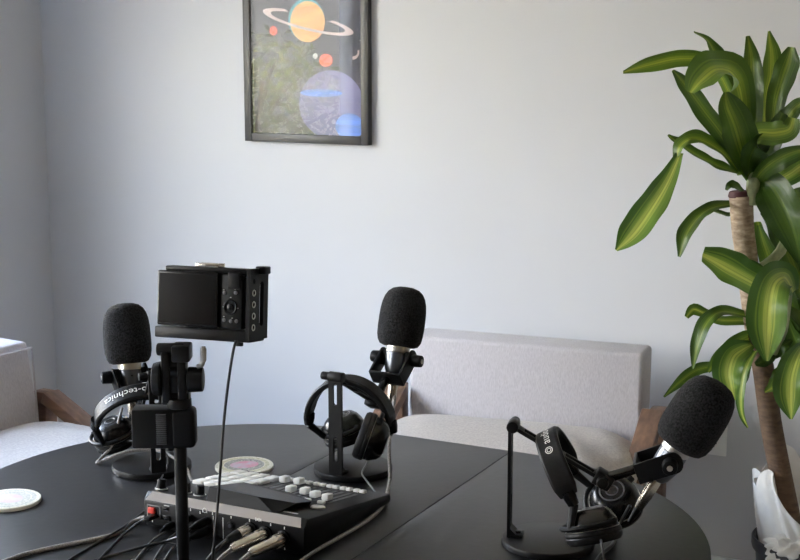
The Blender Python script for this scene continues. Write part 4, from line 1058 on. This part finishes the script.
g = G()
g.tube([TR[0] + Vector((.022, -.012, -.02)), TR[0] + Vector((.024, -.014, .05)), TR[0] + Vector((.016, -.010, .12))], [.015, .0165, .013], 14, 4)
g.tube([TR[2] + Vector((.02, .005, -.03)), TR[2] + Vector((.085, .015, .02)), TR[2] + Vector((.10, .015, .10))], [.010, .013, .009], 12, 4)
g.tube([TR[4] + Vector((.01, -.012, .02)), TR[4] + Vector((.035, -.02, .10)), TR[4] + Vector((.05, -.01, .20))], [.010, .015, .010], 12, 4)
g.tube([TR[3] + Vector((.0, -.012, .0)), TR[3] + Vector((.0, -.02, .05)), TR[3] + Vector((.02, -.02, .10))], [.010, .013, .008], 12, 4)
obj('shoot', g, M['stem'], pl, 70)
LM = ['leaf_dark', 'leaf_mid', 'leaf_lime', 'leaf_plain']
def leaf_obj(pts, widths, roll, tone, fold, seed):
    P = [Vector(p) - PL for p in pts]
    n = len(P)
    rr = random.Random(seed)
    ph = rr.uniform(0, 6)
    def spline(arr, s):
        s = min(max(s, 0), .9999) * (n - 1); i = int(s); t = s - i
        a, b, c, d = arr[max(i - 1, 0)], arr[i], arr[i + 1], arr[min(i + 2, n - 1)]
        return 0.5 * ((2 * b) + (c - a) * t + (2 * a - 5 * b + 4 * c - d) * t * t + (3 * b - a - 3 * c + d) * t ** 3)
    hint0 = Vector((-.25, -1, .30)).normalized()
    def fn(u, v):
        p = spline(P, u)
        t = (spline(P, min(u + .02, 1)) - spline(P, max(u - .02, 0))).normalized()
        h = Matrix.Rotation(R(roll), 3, t) @ hint0
        nn = (h - t * h.dot(t)).normalized()
        w = t.cross(nn)
        x = v * 2 - 1
        hw = max(.0012, spline(widths, u)) / 2
        wave = .13 * hw * math.sin(9 * u + ph + 2.2 * x) * abs(x) + .09 * hw * math.sin(23 * u + ph * 2) * x * x
        return p + w * (hw * x) + nn * (hw * (fold * (abs(x) ** 1.3) * 1.1 + .0) - fold * hw * .5 + wave)
    g = G().grid(fn, 30, 10, uv=True)
    return obj('leaf', g, M[LM[tone]], pl, 75)
for i, (pts, wid, roll, tone, fold) in enumerate(LEAVES):
    leaf_obj(pts, wid, roll, tone, fold, i)

# ------------------------------------------------------------------ daylight
world = bpy.data.worlds.new('daylight')
bpy.context.scene.world = world
world.use_nodes = True
nt = world.node_tree
bg = nt.nodes['Background']
tc = nt.nodes.new('ShaderNodeTexCoord')
sp = nt.nodes.new('ShaderNodeSeparateXYZ')
nt.links.new(tc.outputs['Generated'], sp.inputs[0])
mp = nt.nodes.new('ShaderNodeMapRange')
mp.inputs['From Min'].default_value = -1
mp.inputs['From Max'].default_value = 1
nt.links.new(sp.outputs['Z'], mp.inputs['Value'])
rp = nt.nodes.new('ShaderNodeValToRGB')
el = rp.color_ramp.elements
el[0].position = 0.40; el[0].color = (.50, .46, .38, 1)
el[1].position = 1.0; el[1].color = (.34, .56, 1.06, 1)
for p, c in ((.46, (.25, .245, .235)), (.515, (.25, .25, .245)), (.58, (1.0, .97, .92)), (.72, (.68, .83, 1.05))):
    q = el.new(p); q.color = (*c, 1)
nt.links.new(mp.outputs[0], rp.inputs[0])
nt.links.new(rp.outputs[0], bg.inputs['Color'])
bg.inputs['Strength'].default_value = SKY

for y0, y1, z0, z1 in WINDOWS:
    ld = bpy.data.lights.new('window_portal', 'AREA')
    ld.shape = 'RECTANGLE'; ld.size = z1 - z0; ld.size_y = y1 - y0
    ld.cycles.is_portal = True
    lo = bpy.data.objects.new('window_portal', ld)
    C.objects.link(lo)
    rm = Matrix.Translation(CORNER) @ Matrix.Rotation(YAW, 4, 'Z')
    lo.matrix_world = rm @ Matrix.Translation((-T - .02, (y0 + y1) / 2, (z0 + z1) / 2)) @ Matrix.Rotation(R(-90), 4, 'Y')

sl = bpy.data.lights.new('sun', 'SUN')            # stands behind the house: it reaches the yard and the tree, not the room
sl.energy = SUN; sl.angle = R(.6); sl.color = (1, .95, .85)
so = bpy.data.objects.new('sun', sl)
C.objects.link(so)
to_sun = (XR * math.cos(R(62)) + Vector((0, 0, math.sin(R(62)))) - YR * .15).normalized()
so.rotation_euler = to_sun.to_track_quat('Z', 'Y').to_euler()
so.location = CORNER + to_sun * 12

# ------------------------------------------------------------------ camera
cd = bpy.data.cameras.new('camera')
cd.sensor_width = 36
cd.lens = 1380 / 800 * 36
cd.clip_start = .05
co = bpy.data.objects.new('camera', cd)
C.objects.link(co)
co.location = (0, 0, 1.535)
co.rotation_euler = (R(90) - math.atan(238 / 1380), 0, 0)
s = bpy.context.scene
s.camera = co
s.view_settings.view_transform = 'Standard'
s.view_settings.look = 'None'
s.view_settings.gamma = 1
s.view_settings.use_curve_mapping = False
s.view_settings.exposure = EXPOSURE
s.cycles.max_bounces = 10
s.cycles.diffuse_bounces = 6
